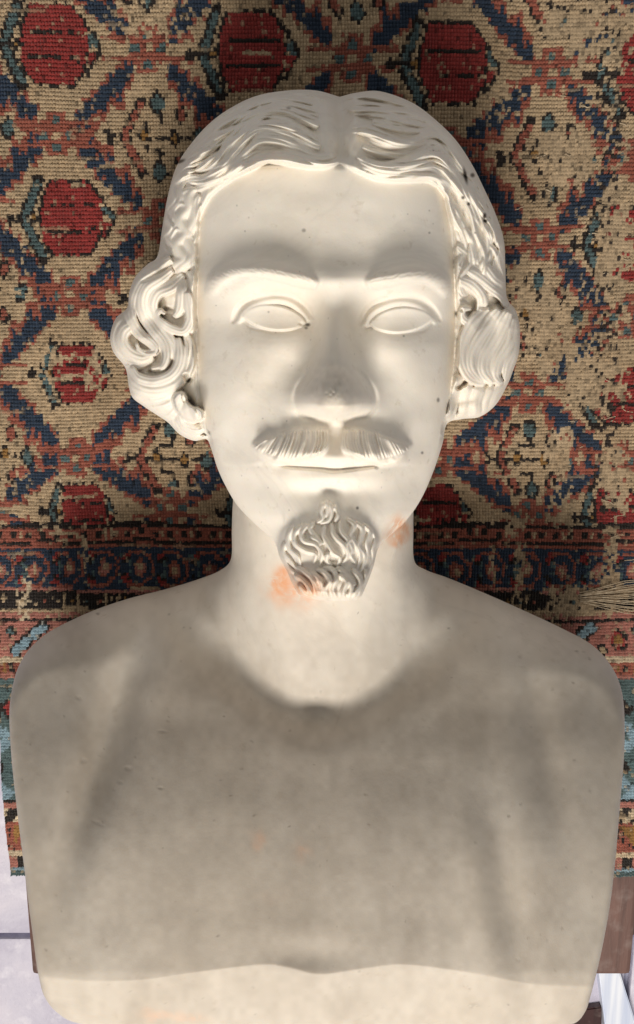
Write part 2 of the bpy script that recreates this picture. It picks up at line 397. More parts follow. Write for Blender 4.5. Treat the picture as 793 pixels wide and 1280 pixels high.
GL = [zz(p, oL, sL) for p in (
 [(775,335),(720,345),(620,345),(540,325),(450,322),(390,348),(330,388),(260,415),(190,436),(130,445),(95,500),(75,580),(80,660),(60,760)],
 [(770,270),(690,285),(600,258),(520,228),(450,215),(400,240),(350,300),(300,365),(220,405),(150,410),(105,450),(65,540),(60,640),(45,750)],
 [(770,220),(700,225),(640,195),(560,160),(480,140),(430,150),(380,190),(330,250),(280,310),(200,360),(135,370),(75,470),(45,600),(35,730)],
 [(762,175),(690,150),(620,130),(540,110),(450,118),(380,150),(310,205),(230,260),(170,285),(120,330),(62,440),(38,560),(30,650),(22,720)],
 [(750,130),(680,100),(600,85),(500,78),(400,98),(320,140),(250,190),(190,245),(130,300),(90,370),(50,460),(30,570),(20,650),(14,710)],
 [(745,70),(650,40),(520,38),(400,68),(300,128),(230,188),(160,262),(100,350),(70,420),(45,480),(28,560),(20,620),(14,660),(8,700)])]
GR = [zz(p, oR, sL) for p in (
 [(55,325),(120,365),(200,392),(280,402),(350,398),(420,398),(462,425),(498,475),(515,545),(540,620),(555,700),(540,780),(530,860),(560,920)],
 [(75,295),(150,325),(230,348),(320,358),(390,343),(440,328),(485,345),(525,395),(555,455),(595,525),(635,600),(655,690),(640,790),(640,890)],
 [(75,240),(160,278),(240,300),(320,303),(390,278),(430,250),(475,262),(515,312),(555,372),(605,452),(655,532),(695,620),(700,740),(695,880)],
 [(95,190),(170,182),(250,200),(320,222),(380,228),(420,210),(465,218),(515,264),(562,330),(605,400),(655,475),(700,580),(722,680),(728,820)],
 [(95,130),(200,122),(290,132),(370,150),(420,168),(470,195),(530,250),(580,320),(620,385),(660,460),(700,560),(724,650),(730,740),(732,850)],
 [(65,75),(150,50),(240,55),(330,90),(400,138),(470,192),(540,268),(600,345),(640,410),(675,480),(705,560),(722,630),(730,700),(732,800)])]
HAIRP = [(425,100),(300,100),(200,180),(188,330),(150,345),(125,400),(130,470),(200,540),(240,566),(262,556),(256,540),(248,490),(245,430),(244,370),(246,320),(248,275),(253,262),(262,246),(276,234),(294,222),(314,212),(335,203),(360,207),(385,210),(405,210),(425,204),
         (445,214),(470,224),(500,227),(535,226),(548,232),(558,246),(563,275),(568,310),(571,350),(573,400),(570,450),(566,490),(560,520),(552,545),(580,540),(640,520),(668,420),(650,360),(645,290),(600,180),(520,110)]
HM = inpoly(U, V, HAIRP)
for GG, sd in ((GL, 3), (GR, 5)):
    LL = 1.3 * family(GG, 10, 0.68, 13.0, 0, 0, wob=6.5, seed=sd, grow=2.5) + 1.15 * family(GG, 23, 0.60, 8.0, 0, 0, wob=5.5, seed=sd + 1, grow=1.2) + 1.5 * family(GG, 40, 0.6, 3.6, 0, 0, wob=4.5, seed=sd + 2, grow=.5)
    LL = HF.blur(LL, 0.4) * (0.9 + 0.05 * sstep(170, 125, V))
    D = np.maximum(D, LL)
# side locks on the temples (short waves across the hair in front of the ears)
sw_ = family([[(222,222),(211,250),(205,290),(200,325)], [(232,226),(220,260),(214,300),(206,338)], [(243,236),(231,268),(227,305),(216,352)], [(252,248),(243,280),(240,320),(230,372)]],
       6, 0.62, 9.0, 2, 1.0, wob=4.5, seed=15); D = np.maximum(D, (sw_ + 7) * (sw_ > 0.2))
for p in ([(100,500),(125,495),(160,515),(195,520)], [(85,560),(110,550),(140,572),(190,585),(222,575)], [(75,640),(98,600),(130,612),(170,638)], [(95,700),(125,715),(160,742),(200,742)]):
    HF.tube(D, zz(p, oL, sL), 4.5, 3.0, 5, lift=8 + random.uniform(0, 3), sub=2, suba=1.0)
for p in ([(500,480),(540,540),(560,570),(540,600)], [(560,450),(590,520),(620,545),(640,600)], [(530,600),(560,660),(620,690),(640,740)], [(600,560),(640,640),(690,690),(715,760)],
          [(520,680),(560,720),(570,760),(620,790)], [(640,700),(660,760),(700,790),(720,840)], [(640,520),(680,580),(700,640),(722,680)], [(530,770),(570,800),(580,850),(620,870)]):
    HF.tube(D, zz(p, oR, sL), 4.6, 3.6, 6, lift=8, sub=2, suba=0.9)
# ---- left curls
oC, sC = (120, 300), 4.57
def C(p, w0, w1, amp, lift, sub=3, suba=1.2): HF.tube(D, zz(p, oC, sC), w0, w1, amp * 0.68, lift=lift * 0.8, sub=sub, suba=suba)
C([(600,1100),(560,1060),(520,1000),(500,930)], 14, 12, 14, 8)
C([(430,1020),(450,1080),(510,1130),(580,1145),(640,1130)], 9, 7, 10, 12)
C([(470,1000),(500,1060),(560,1090),(620,1080)], 7, 6, 8, 14)
C([(300,950),(350,1000),(410,1005),(450,960),(480,900)], 10, 8, 10, 12)
C([(190,850),(215,910),(280,955),(370,950),(440,915),(490,860)], 11, 8, 12, 14)
C([(190,790),(230,870),(310,900),(400,880),(470,830)], 9, 7, 9, 17)
C([(170,715),(195,790),(260,840),(340,855),(425,835),(490,780),(530,700),(535,610),(515,535)], 11, 8, 12, 20)
C([(200,730),(240,790),(330,810),(420,780),(470,720),(480,640),(470,560)], 8, 7, 9, 24)
C([(190,420),(125,465),(88,540),(95,610),(135,670),(190,705),(260,700),(330,670)], 13, 8, 13, 14)
C([(215,480),(160,520),(150,580),(190,640),(260,670),(330,650)], 10, 7, 10, 20)
C([(430,110),(340,165),(250,225),(205,310),(192,395),(215,480),(262,545),(318,590),(340,628),(300,650),(250,632),(232,590)], 11, 5, 13, 22)
C([(435,170),(370,215),(290,270),(262,345),(275,430),(325,510),(380,580),(405,650),(385,720),(320,740)], 10, 6, 11, 22)
C([(500,200),(430,260),(350,300),(320,370),(335,440),(390,520),(440,600),(450,680)], 9, 7, 10, 20)
C([(520,300),(540,400),(535,470),(500,520),(440,510),(385,478),(350,440),(365,405),(395,420)], 8, 4.5, 10, 24)
C([(560,280),(575,380),(560,480),(530,540)], 7, 6, 8, 16)
C([(490,220),(490,330),(480,400),(450,440)], 8, 6, 8, 20)
C([(540,180),(550,280),(545,380)], 8, 7, 8, 14)
hole = HF.zeros()
HF.tube(hole, zz([(505,770),(520,790),(530,812)], oC, sC), 4.0, 4.6, 30)
HF.tube(hole, zz([(300,752),(340,750),(370,742)], oC, sC), 2.6, 2.2, 18)
HF.tube(hole, zz([(385,395),(420,395),(450,405)], oC, sC), 3.4, 3.0, 18)
HF.tube(hole, zz([(280,640),(310,638),(332,632)], oC, sC), 1.6, 1.4, 8)
HF.tube(hole, zz([(440,120),(400,165),(330,205),(260,240)], oC, sC), 3.0, 2.2, 11)
HF.tube(hole, zz([(515,540),(540,620),(532,700),(515,750)], oC, sC), 1.6, 2.0, 12)
# ear lobes at the edge of the face
EAR = HF.zeros()
HF.tube(EAR, zz([(480,870),(490,940),(540,990),(610,1000)], oC, sC), 9, 10, 14, lift=18)
# ---- right curls
oD, sD = (540, 200), 3.76
def Dd(p, w0, w1, amp, lift, sub=3, suba=1.2): HF.tube(D, zz(p, oD, sD), w0, w1, amp * 0.62, lift=lift * 0.8, sub=sub, suba=suba)
for k_, p in enumerate(([(120,1010),(110,1100),(90,1170),(75,1220)], [(170,1050),(160,1130),(150,1200),(130,1235)], [(230,1060),(205,1130),(205,1190),(190,1225)], [(290,1060),(260,1130),(250,1190),(240,1225)],
          [(340,1040),(310,1110),(290,1170),(270,1210)], [(385,960),(370,1040),(340,1110),(310,1170)])):
    Dd(p, 9, 8, 11, 10 + (k_ % 3) * 2, 2, 1.0)
Dd([(270,700),(200,770),(160,860),(155,950),(190,1020),(250,1050)], 12, 9, 14, 20)
Dd([(320,705),(260,790),(205,880),(195,970),(240,1040)], 12, 9, 15, 23)
Dd([(360,710),(310,810),(255,910),(245,990),(290,1050)], 12, 9, 15, 24)
Dd([(385,740),(360,840),(310,930),(295,1010),(325,1052)], 11, 8, 14, 22)
Dd([(400,780),(395,870),(360,960),(345,1030)], 10, 7, 13, 17)
Dd([(130,560),(190,590),(235,650),(222,725),(175,762),(140,735),(150,700),(185,700)], 9, 5, 12, 20)
Dd([(170,520),(230,560),(280,600),(330,640),(345,690)], 9, 6, 10, 18)
Dd([(230,480),(290,560),(340,600),(350,660)], 8, 6, 10, 16)
Dd([(110,480),(150,520),(140,580),(160,640)], 8, 6, 9, 14)
Dd([(120,400),(170,440),(210,500),(280,540)], 8, 6, 9, 14)
HF.tube(hole, zz([(118,1075),(140,1055),(165,1045)], oD, sD), 3.6, 4.2, 26)
HF.tube(hole, zz([(225,690),(260,690),(320,665)], oD, sD), 2.4, 2.2, 12)
HF.tube(hole, zz([(120,800),(125,900),(120,980)], oD, sD), 1.6, 1.6, 12)
HF.tube(hole, zz([(135,700),(143,712)], oD, sD), 2.2, 2.0, 12)
# hair outline softened into the face
hm = np.minimum(HF.blur(HM.astype(float), 1.4), sstep(0.35, 0.95, HF.blur(HM.astype(float), 3.5)) * 0.65 + 0.35)
Dh = (HF.blur(np.maximum(D, 7 + 1.5 * vnoise(U, V * .5, 6, 33)), 0.5)) * hm
thick = sstep(0, 1, HF.blur(HM.astype(float), 6.0)) * 3
# parting
part = 20 * np.exp(-0.5 * ((U - cs(V, [90, 150, 205, 240], [425, 428, 426, 425])) / 7) ** 2) * sstep(214, 190, V)
HAIRREL = Dh + thick - part * 0.8 - HF.blur(hole, 0.9) * (0.2 + 0.25 * hm) + HF.blur(EAR, 1.0)
# ---- eyebrows
BR = HF.zeros(); BP = []
for arc in ([(262,368),(272,350),(292,337),(320,334),(350,339),(378,348),(397,357)], [(459,356),(482,347),(510,341),(535,342),(550,351),(560,368)]):
    B1 = HF.zeros(); HF.tube(B1, arc, 13, 13, 10.5, flat=0.7); BR = np.maximum(BR, B1)
BROW = BR > 0.6
BR = HF.blur(BR, 2.0); hat = HF.zeros(); r_ = random.Random(4)
for arc, dr in (([(270,358),(290,345),(325,341),(355,344),(380,350),(392,354)], -1), ([(464,354),(488,349),(520,345),(545,352),(556,362)], 1)):
    pp = resample(smooth(arc), 3.4)
    for (a, b) in pp:
        for dy in (-6, 0, 6):
            y = b + dy + r_.uniform(-1.5, 1.5); L = r_.uniform(5, 8)
            HF.tube(hat, [(a, y + 2), (a + dr * L * 0.5, y - 0.5), (a + dr * L, y - 1.5)], 1.5, 1.2, 0.7)
BR += HF.blur(hat, 0.5)
# ---- moustache
MU = HF.zeros(); r_ = random.Random(9)
ML = [(316,554),(335,545),(365,537),(390,535),(410,538),(412,550),(408,562),(395,570),(372,576),(350,580),(332,573),(320,563)]
MR = [(428,538),(450,535),(475,542),(500,551),(514,554),(510,565),(500,577),(482,582),(462,577),(445,570),(430,563),(427,550)]
MUST = inpoly(U, V, smooth(ML + ML[:1]).tolist()) | inpoly(U, V, smooth(MR + MR[:1]).tolist())
mb = HF.blur(MUST.astype(float), 3.0)
mt = sstep(0.0, 1.0, mb) * (8 + 9 * sstep(540, 570, V) + 3.0 * vnoise(U + (V - 540) * np.sign(416 - U) * 0.5, V * 0.25, 7, 77)) 
ss_ = HF.zeros()
def stroke_fan(a0, a1, b0, b1, n, bend):
    for i in range(n):
        t = (i + r_.uniform(-0.25, 0.25)) / (n - 1)
        p0 = (a0[0] + (a1[0] - a0[0]) * t, a0[1] + (a1[1] - a0[1]) * t - 4 * math.sin(math.pi * max(0, min(1, t))))
        p1 = (b0[0] + (b1[0] - b0[0]) * t, b0[1] + (b1[1] - b0[1]) * t + 7 * math.sin(math.pi * max(0, min(1, t))))
        m_ = ((p0[0] + p1[0]) / 2 + bend * (1 - t), (p0[1] + p1[1]) / 2 - 1)
        w = r_.uniform(1.3, 3.6)
        HF.tube(ss_, [p0, m_, p1], w, w * 0.8, 3.4, lift=r_.uniform(0, 2.6))
stroke_fan((410, 539), (334, 549), (404, 570), (318, 561), 21, 4)
stroke_fan((429, 539), (498, 549), (434, 570), (511, 563), 21, -4)
MREL = mt + HF.blur(ss_, 0.5) * sstep(0.1, 0.8, mb)
# ---- goatee
BE = [(352,664),(362,656),(378,650),(392,643),(396,630),(400,622),(414,620),(422,628),(424,642),(440,646),(456,652),(468,664),(473,680),(468,704),(460,728),(450,750),(374,750),(362,722),(354,700),(348,684)]
BEM = inpoly(U, V, smooth(BE + BE[:1]).tolist())
bb = HF.blur(BEM.astype(float), 2.2) * sstep(672, 700, V) + HF.blur(BEM.astype(float), 4.5) * (1 - sstep(672, 700, V))
bs = HF.zeros(); oB, sB = (330, 610), 4.956
def B(p, w0, w1, amp=6.5, lift=2.0, sub=2, suba=0.9): HF.tube(bs, zz(p, oB, sB), w0, w1, amp, lift=lift, sub=sub, suba=suba)
for p in ([(370,90),(360,140),(365,190),(330,215)], [(410,90),(420,150),(400,200),(350,220)], [(440,110),(460,160),(440,210)], [(390,80),(395,130),(385,190)]): B(p, 3.4, 2.8, 5, 4)
for p in ([(330,65),(290,60),(255,70)], [(470,60),(520,60),(535,90)], [(470,90),(500,100),(520,130)]): B(p, 2.4, 1.6, 2.0, 0)
for p in ([(240,230),(190,290),(200,350),(260,390),(320,410),(310,470)], [(270,230),(235,280),(250,330),(320,350),(360,400),(350,480)],
          [(310,215),(290,260),(330,310),(370,350)], [(180,240),(150,310),(160,380),(210,430),(230,490)], [(130,340),(120,400),(160,450),(200,500)],
          [(380,230),(370,290),(400,350),(430,400),(470,430),(460,470),(430,470)], [(420,220),(430,280),(460,320),(500,360),(520,420),(480,480)], [(470,210),(480,270),(520,320),(550,380),(520,440)],
          [(520,190),(560,230),(540,290),(570,350),(600,420),(580,500)], [(570,210),(610,250),(600,310),(590,360),(630,430),(600,520)], [(620,220),(660,270),(640,340),(650,420),(620,500)],
          [(670,260),(700,310),(680,380),(690,450),(650,540)], [(110,420),(140,480),(190,530)], [(290,300),(340,330),(350,370)],
          [(560,300),(520,350),(540,420),(570,470)], [(400,400),(390,450),(420,480)]): B(p, 3.8, 2.6, 6.0)
for p in ([(200,490),(250,520),(300,560),(330,620),(345,690)], [(195,540),(240,570),(280,620),(300,690)], [(220,600),(250,640),(275,680)],
          [(330,505),(385,530),(410,580),(385,630),(400,690)], [(370,490),(430,510),(450,560),(430,620),(450,690)], [(450,490),(490,520),(530,570),(570,600)],
          [(470,530),(515,580),(495,640),(500,695)], [(550,500),(590,550),(600,600),(570,650),(550,695)], [(630,500),(640,560),(620,620),(590,680)],
          [(290,520),(340,560),(360,620),(350,690)], [(520,560),(545,610),(525,690)]): B(p, 4.0, 2.8, 6.5, 3.0)
gt = sstep(0, 1, bb) * (3 + 9 * sstep(640, 690, V) + 22 * sstep(702, 744, V) - 3 * np.exp(-0.5 * ((V - 709) / 5.5) ** 2) * sstep(350, 372, U) * sstep(470, 452, U))
BREL = gt + HF.blur(bs, 0.5) * sstep(0.1, 0.8, bb)
chip = HF.zeros()
pit = 0.9 * np.maximum(vnoise(U, V, 3.0, 5), 0) * G(U, V, 417, 492, 11, 8)
# ---- compose
E = rimval(U, V, 2) + rimval(U, V, 3) * np.sqrt(np.maximum(1 - (1 - np.clip(ED / rimval(U, V, 4), 0, 1)) ** 2, 0))
RW = rimval(U, V, 4); E = np.where(ED > RW, E + (ED - RW) * 0.3 + 1.6 * (ED - RW) ** 2 / RW, E)
E = E + 130 * sstep(1.03, 0.93, s) * sstep(585, 545, V) * sstep(250, 300, V) * sstep(0, 14, ED) + 60 * sstep(1.02, 0.72, s) * sstep(196, 226, V) * sstep(330, 280, V)
Hh = softmin(H0, E, 22)
gy_, gx_ = np.gradient(HF.blur(Hh, 4.0), 0.5); NS = np.clip(np.sqrt(1 + gx_ ** 2 + gy_ ** 2), 1, 2.6); NS = HF.blur(NS, 2.0)
HLO = HF.blur(HAIRREL, 7.0)
Hh = Hh + (HLO * (0.5 + 0.5 * sstep(0, 14, ED)) + (HAIRREL - HLO) * NS + BR + MREL + BREL) * sstep(-1, 3.5, ED) - pit
Hh = Hh + HF.blur(0.7 * vnoise(U, V, 24, 8) + 0.35 * vnoise(U, V, 12, 9), 3.0)
HEADH = Hh
BEM2 = BEM; eyes_l = EYE & (U < 418)
lab_r = HF.zeros()
lab_r[HM] = 1; lab_r[MUST] = 2; lab_r[BEM] = 3; lab_r[BROW & (U < 418)] = 4; lab_r[BROW & (U >= 418)] = 5; lab_r[EYE & (U < 418)] = 6; lab_r[EYE & (U >= 418)] = 7
def head_lab(u, v, back):
    x = np.clip(((u - HF.u0) * HF.res + 0.5).astype(int), 0, HF.nu - 1); y = np.clip(((v - HF.v0) * HF.res + 0.5).astype(int), 0, HF.nv - 1)
    l = lab_r[y, x].astype(int); return np.where(back, 1, l)
STAINS = [(368,737,24,17,1.5),(352,722,9,13,1.2),(497,664,11,12,1.5),(490,676,9,5,0.9),(324,1051,8,8,0.75),(378,1062,8,9,0.4),(190,1268,12,5,0.5),(228,1272,22,4,0.4),(342,1120,14,8,0.07)]
SPECKS = [(225,202,5,1.6,-20,.95),(582,220,1.6,7,-12,1),(591,219,2,2,0,.9),(579,247,1.6,1.6,0,.9),(586,255,1.5,1.6,0,.9),(606,270,1.6,2.8,8,1),(607,276,2,1.6,0,1),(594,291,1,1,0,.6),
 (380,288,1.8,1.6,0,.5),(361,135,2,1.5,0,.5),(385,406,2.2,1.6,0,.75),(383,410,1.5,1.2,0,.6),(548,500,1.3,2,0,.7),(528,566,1.2,1.2,0,.7),(447,635,1.3,1.2,0,.85),(471,585,2,1.5,0,.5),(336,390,1,1,0,.4),
 (505,420,1,1,0,.5),(537,291,1,1,0,.5),(419,491,7,5,20,.12),(231,393,1.2,2,0,.3)]
CH = [(98,872,4,2,20),(104,951,4,2.5,-20),(160,961,4.5,3,0),(150,978,3,2,0),(120,1028,5,2,20),(127,1032,3,1.4,0),(202,914,5,1.6,0),(585,1235,6,2,30),(592,1257,7,4,0),(648,1200,3,1.4,20),(200,985,3,1.6,0)]
for i in range(150):
    u_ = random.uniform(25, 770); v_ = random.uniform(760, 1272); r0 = random.uniform(0.4, 1.15)
    SPECKS.append((u_, v_, r0 * random.uniform(0.8, 1.8), r0, random.uniform(-60, 60), random.uniform(0.15, 0.75)))
for i in range(50): SPECKS.append((random.uniform(250, 560), random.uniform(210, 700), random.uniform(.5, .9), random.uniform(.5, .9), 0, random.uniform(0.1, 0.4)))
def stain_attr(Ua, Va):
    a = np.zeros((len(Ua), 3)); nz = vnoise(Ua, Va, 9, 21) * 0.5 + 1
    wu = Ua + 5 * vnoise(Ua, Va, 14, 31); wv = Va + 5 * vnoise(Ua, Va, 14, 32)
    for (cu, cv, su, sv, am) in STAINS:
        d = np.exp(-0.5 * (((wu - cu) / su) ** 2 + ((wv - cv) / sv) ** 2) ** 1.3); a[:, 0] += am * 0.6 * d * nz
    for (cu, cv, su, sv, an, am) in SPECKS:
        m = (np.abs(Ua - cu) < 14) & (np.abs(Va - cv) < 14)
        if m.any(): a[m, 1] = np.maximum(a[m, 1], am * np.exp(-0.5 * (G_inv(Ua[m], Va[m], cu, cv, su, sv, an) * .8) ** 4))
    for (cu, cv, su, sv, an) in CH:
        m = (np.abs(Ua - cu) < 24) & (np.abs(Va - cv) < 24)
        a[m, 1] = np.maximum(a[m, 1], 0.32 * np.exp(-0.5 * (G_inv(Ua[m], Va[m], cu, cv, su * 0.7, sv * 0.7, an) - 0.6) ** 2 * 3) * (vnoise(Ua[m], Va[m], 2.5, 3) > -0.1))
    return np.clip(a, 0, 1)
def G_inv(U, V, cu, cv, su, sv, ang):
    a = math.radians(ang); x = (U - cu) * math.cos(a) + (V - cv) * math.sin(a); y = -(U - cu) * math.sin(a) + (V - cv) * math.cos(a)
    return np.sqrt((x / su) ** 2 + (y / sv) ** 2)
def head_attr(Ua, Va):
    a = stain_attr(Ua, Va)
    gr = 1 + 0.5 * vnoise(Ua, Va, 5, 51)
    a[:, 2] = np.clip(0.08 * sstep(170, 118, Va) + gr * (0.22 * sstep(660, 740, Va) + 0.34 * np.exp(-0.5 * (((Ua - 417) / 22) ** 2 + ((Va - 482) / 20) ** 2)) + 0.10 * np.exp(-0.5 * (((Va - 555) / 16) ** 2)) * (np.abs(Ua - 416) < 95)), 0, 1)  # grey worn nose tip, darker crown; shade painted on moustache and goatee end
    return a
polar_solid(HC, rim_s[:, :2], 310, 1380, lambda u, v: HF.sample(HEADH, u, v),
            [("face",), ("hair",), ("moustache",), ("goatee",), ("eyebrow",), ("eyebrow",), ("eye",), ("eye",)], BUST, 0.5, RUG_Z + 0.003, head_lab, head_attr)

# ------------------------------------------------------------------ the bust: neck and chest
TR = [(300,560,30,9),(292,620,40,30),(290,660,50,40),(289,698,60,45),(275,713,90,55),(245,725,110,70),(205,737,120,80),(165,747,120,80),(125,760,120,80),(90,775,115,74),(60,791,105,64),(38,810,90,52),(24,832,60,34),(16,858,30,18),(12,890,16,9),
 (14,940,14,8),(20,1000,14,8),(28,1065,14,8),(36,1130,14,8),(45,1198,14,8),(49,1222,18,9),(56,1246,26,12),(72,1266,34,16),(98,1279,30,14),(160,1284,26,12),(260,1285,24,11),(400,1285,24,11),(560,1284,24,11),(680,1283,24,11),
 (716,1280,26,12),(731,1266,26,12),(739,1243,20,10),(752,1190,14,8),(763,1130,14,8),(770,1070,14,8),(775,1010,14,8),(780,950,14,8),(781,900,16,9),(777,862,40,22),(764,832,70,40),(740,806,95,56),(702,785,110,70),(655,763,120,80),(610,743,120,80),(562,723,110,70),
 (532,712,80,50),(518,700,55,45),(517,660,50,40),(517,620,40,30),(515,560,30,9)]
trim = smooth(TR + TR[:1], 8)[:-1]; TC = (402., 960.)
TF = Field(0, 540, 793, 1292, 1.0); U, V = TF.U, TF.V
ins = inpoly(U, V, trim[:, :2]); ED = edge_dist(U, V, trim) * ins
tt_ = np.unwrap(np.arctan2(trim[:, 1] - TC[1], trim[:, 0] - TC[0]))
def tval(k_):
    th = np.arctan2(V - TC[1], U - TC[0]); a, b = (tt_, trim[:, k_]) if tt_[-1] > tt_[0] else (tt_[::-1], trim[::-1, k_])
    th = np.mod(th - a[0], 2 * math.pi) + a[0]; return np.interp(th, np.maximum.accumulate(a), b)
x = U - 404
Pn = cs(V, [540, 640, 700, 760, 820, 880, 940, 1292], [30, 28, 23, 13, 0, -16, -38, -220])
sn = np.clip(np.abs(x) / 114, 0, 1.9)
Hn = Pn - 105 * (1 - np.sqrt(np.maximum(1 - np.minimum(sn, 0.9) ** 2.2, 0))) - np.maximum(sn - 0.9, 0) * 215
Pc = cs(V, [540, 700, 760, 820, 880, 950, 1050, 1150, 1205, 1230, 1292], [-215, -130, -92, -54, -20, 22, 68, 95, 106, 108, 108])
ax = np.abs(U - 398)
Hc = Pc - 42 * (ax / 385) ** 2.6
# lower edge of the chest, where the stone turns under
rv = cs(U, [0, 50, 110, 180, 260, 330, 360, 400, 450, 500, 560, 620, 680, 793], [1222, 1222, 1227, 1225, 1214, 1206, 1209, 1218, 1212, 1206, 1212, 1222, 1232, 1236])
Hc = Hc - 0.52 * np.maximum(V - rv, 0) - 0.02 * np.maximum(V - rv - 20, 0) ** 1.5
Ht = softmax(Hn, Hc, 24)
Ht += 12 * G(U, V, 205, 1010, 90, 130) * 0.6 + 12 * G(U, V, 590, 1010, 90, 130) * 0.6
Ht -= 12 * G(U, V, 398, 896, 15, 17)
vl = TF.zeros(); TF.tube(vl, [(205,762),(255,808),(310,850),(360,880),(400,894),(440,882),(490,856),(548,808),(598,762)], 30, 30, 17, flat=0.9)
Ht -= TF.blur(vl, 13.0)
Ht -= 30 * G(U, V, 134, 930, 17, 100, 17) + 9 * G(U, V, 676, 920, 16, 100, -12)
Ht += 7 * G(U, V, 82, 920, 26, 80, 8) + 5 * G(U, V, 725, 930, 24, 90, -6)
Ht += 6 * G(U, V, 190, 855, 26, 34, 20) + 5 * G(U, V, 645, 850, 30, 30, -20)
Ht -= 5 * G(U, V, 400, 1080, 26, 120)
Ht -= 9 * G(U, V, 636, 1120, 16, 90, -9) - 5 * G(U, V, 600, 1120, 16, 80, -9)
Ht += 1.2 * G(U, V, 235, 872, 80, 16, 10) + 1.2 * G(U, V, 568, 866, 80, 16, -10)
Ht -= 5 * G(U, V, 385, 1195, 40, 16)
Ht += 4 * G(U, V, 345, 790, 16, 70, -18) + 4 * G(U, V, 465, 790, 16, 70, 18)
Rb = tval(3); Bb = tval(2)
Ht = Ht - Bb * (1 - np.sqrt(np.maximum(1 - (1 - np.clip(ED / (Rb * 1.3), 0, 1)) ** 3.2, 0)))
Ht += TF.blur(0.7 * vnoise(U, V, 46, 18) + 0.3 * vnoise(U, V, 21, 19), 6.0)
for (cu, cv, su, sv, an) in CH:
    m = (np.abs(U - cu) < 24) & (np.abs(V - cv) < 24)
    Ht[m] -= 0.55 * np.exp(-0.5 * G_inv(U[m], V[m], cu, cv, su * 0.7, sv * 0.7, an) ** 2)
    Ht[m] += 0.12 * np.exp(-0.5 * (G_inv(U[m], V[m], cu, cv, su, sv, an) - 1.6) ** 2 * 4) * (vnoise(U[m], V[m], 3, 2) + .6)
def torso_attr(Ua, Va):
    a = stain_attr(Ua, Va)
    # patchy dust with chest shade put into its colour, thinner towards the neck
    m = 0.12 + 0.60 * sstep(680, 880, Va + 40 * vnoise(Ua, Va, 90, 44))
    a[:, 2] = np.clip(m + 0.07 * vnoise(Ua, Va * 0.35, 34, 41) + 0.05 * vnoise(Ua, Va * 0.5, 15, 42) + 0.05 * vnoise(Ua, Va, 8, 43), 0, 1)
    return a
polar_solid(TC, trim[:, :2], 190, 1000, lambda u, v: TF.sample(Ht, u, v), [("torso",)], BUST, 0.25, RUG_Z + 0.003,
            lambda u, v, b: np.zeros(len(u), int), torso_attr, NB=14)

# ------------------------------------------------------------------ the rug: every knot has its own colour and bump
C_ = dict(cream=(.42, .315, .20), red=(.25, .033, .030), navy=(.024, .040, .070), teal=(.080, .125, .130), coral=(.28, .088, .060), dark=(.020, .015, .013),
          ochre=(.27, .145, .045), sky=(.21, .31, .37), tan=(.39, .295, .19), pink=(.36, .15, .12), ivory=(.50, .41, .29))
KW, KH = 0.0031, 0.0037
yT = plane_pt(396, -70, RUG_Z)[1]; yB = plane_pt(396, 1096, RUG_Z)[1]
xLft = plane_pt(9, 1050, RUG_Z)[0]; xRgt = plane_pt(860, 500, RUG_Z)[0]
NX = int((xRgt - xLft) / KW); NY = int((yT - yB) / KH)
kx = xLft + (np.arange(NX) + 0.5) * KW; ky = yT - (np.arange(NY) + 0.5) * KH
KX, KY = np.meshgrid(kx, ky)
def project(X, Y, Z):
    dy = Y; dz = Z - CZ
    yc = dy * CT - dz * ST; zc = dy * ST + dz * CT      # camera space (z towards the viewer)
    return 396.5 + F * X / -zc, 640 - F * yc / -zc
KU, KV = project(KX, KY, RUG_Z)
KU0, KV0 = KU.copy(), KV.copy()
KU = KU + 1.3 * vnoise(KU, KV, 35, 60); KV = KV + 1.8 * vnoise(KU, KV, 45, 61)
KU = KU + RNG.uniform(-.8, .8, KU.shape); KV = KV + RNG.uniform(-1.0, 1.0, KU.shape)
col = np.empty(KU.shape + (3,)); col[:] = C_['cream']
def poly(pts, c, keep=None):
    p = np.array(pts); x0, y0 = p.min(0); x1, y1 = p.max(0)
    m = (KU > x0 - 1) & (KU < x1 + 1) & (KV > y0 - 1) & (KV < y1 + 1)
    if not m.any(): return
    i = inpoly(KU[m], KV[m], pts); t = col[m]; t[i] = C_[c]; col[m] = t
def line(pts, w, c):
    for (a, b), (c2, d) in zip(pts[:-1], pts[1:]):
        L = math.hypot(c2 - a, d - b) + 1e-6; nx, ny = -(d - b) / L * w / 2, (c2 - a) / L * w / 2; ex, ey = (c2 - a) / L * w / 3, (d - b) / L * w / 3
        poly([(a + nx - ex, b + ny - ey), (c2 + nx + ex, d + ny + ey), (c2 - nx + ex, d - ny + ey), (a - nx - ex, b - ny - ey)], c)
def T(cx, cy, sx, sy, pts): return [(cx + a * sx, cy + b * sy) for a, b in pts]
def leaf(cx, cy, w, h, c, o='dark'):
    P_ = [(0, -1), (.75, -.25), (.7, .45), (0, 1), (-.7, .45), (-.75, -.25)]
    poly(T(cx, cy, w / 2 + 3.6, h / 2 + 3.6, P_), o); poly(T(cx, cy, w / 2, h / 2, P_), c)
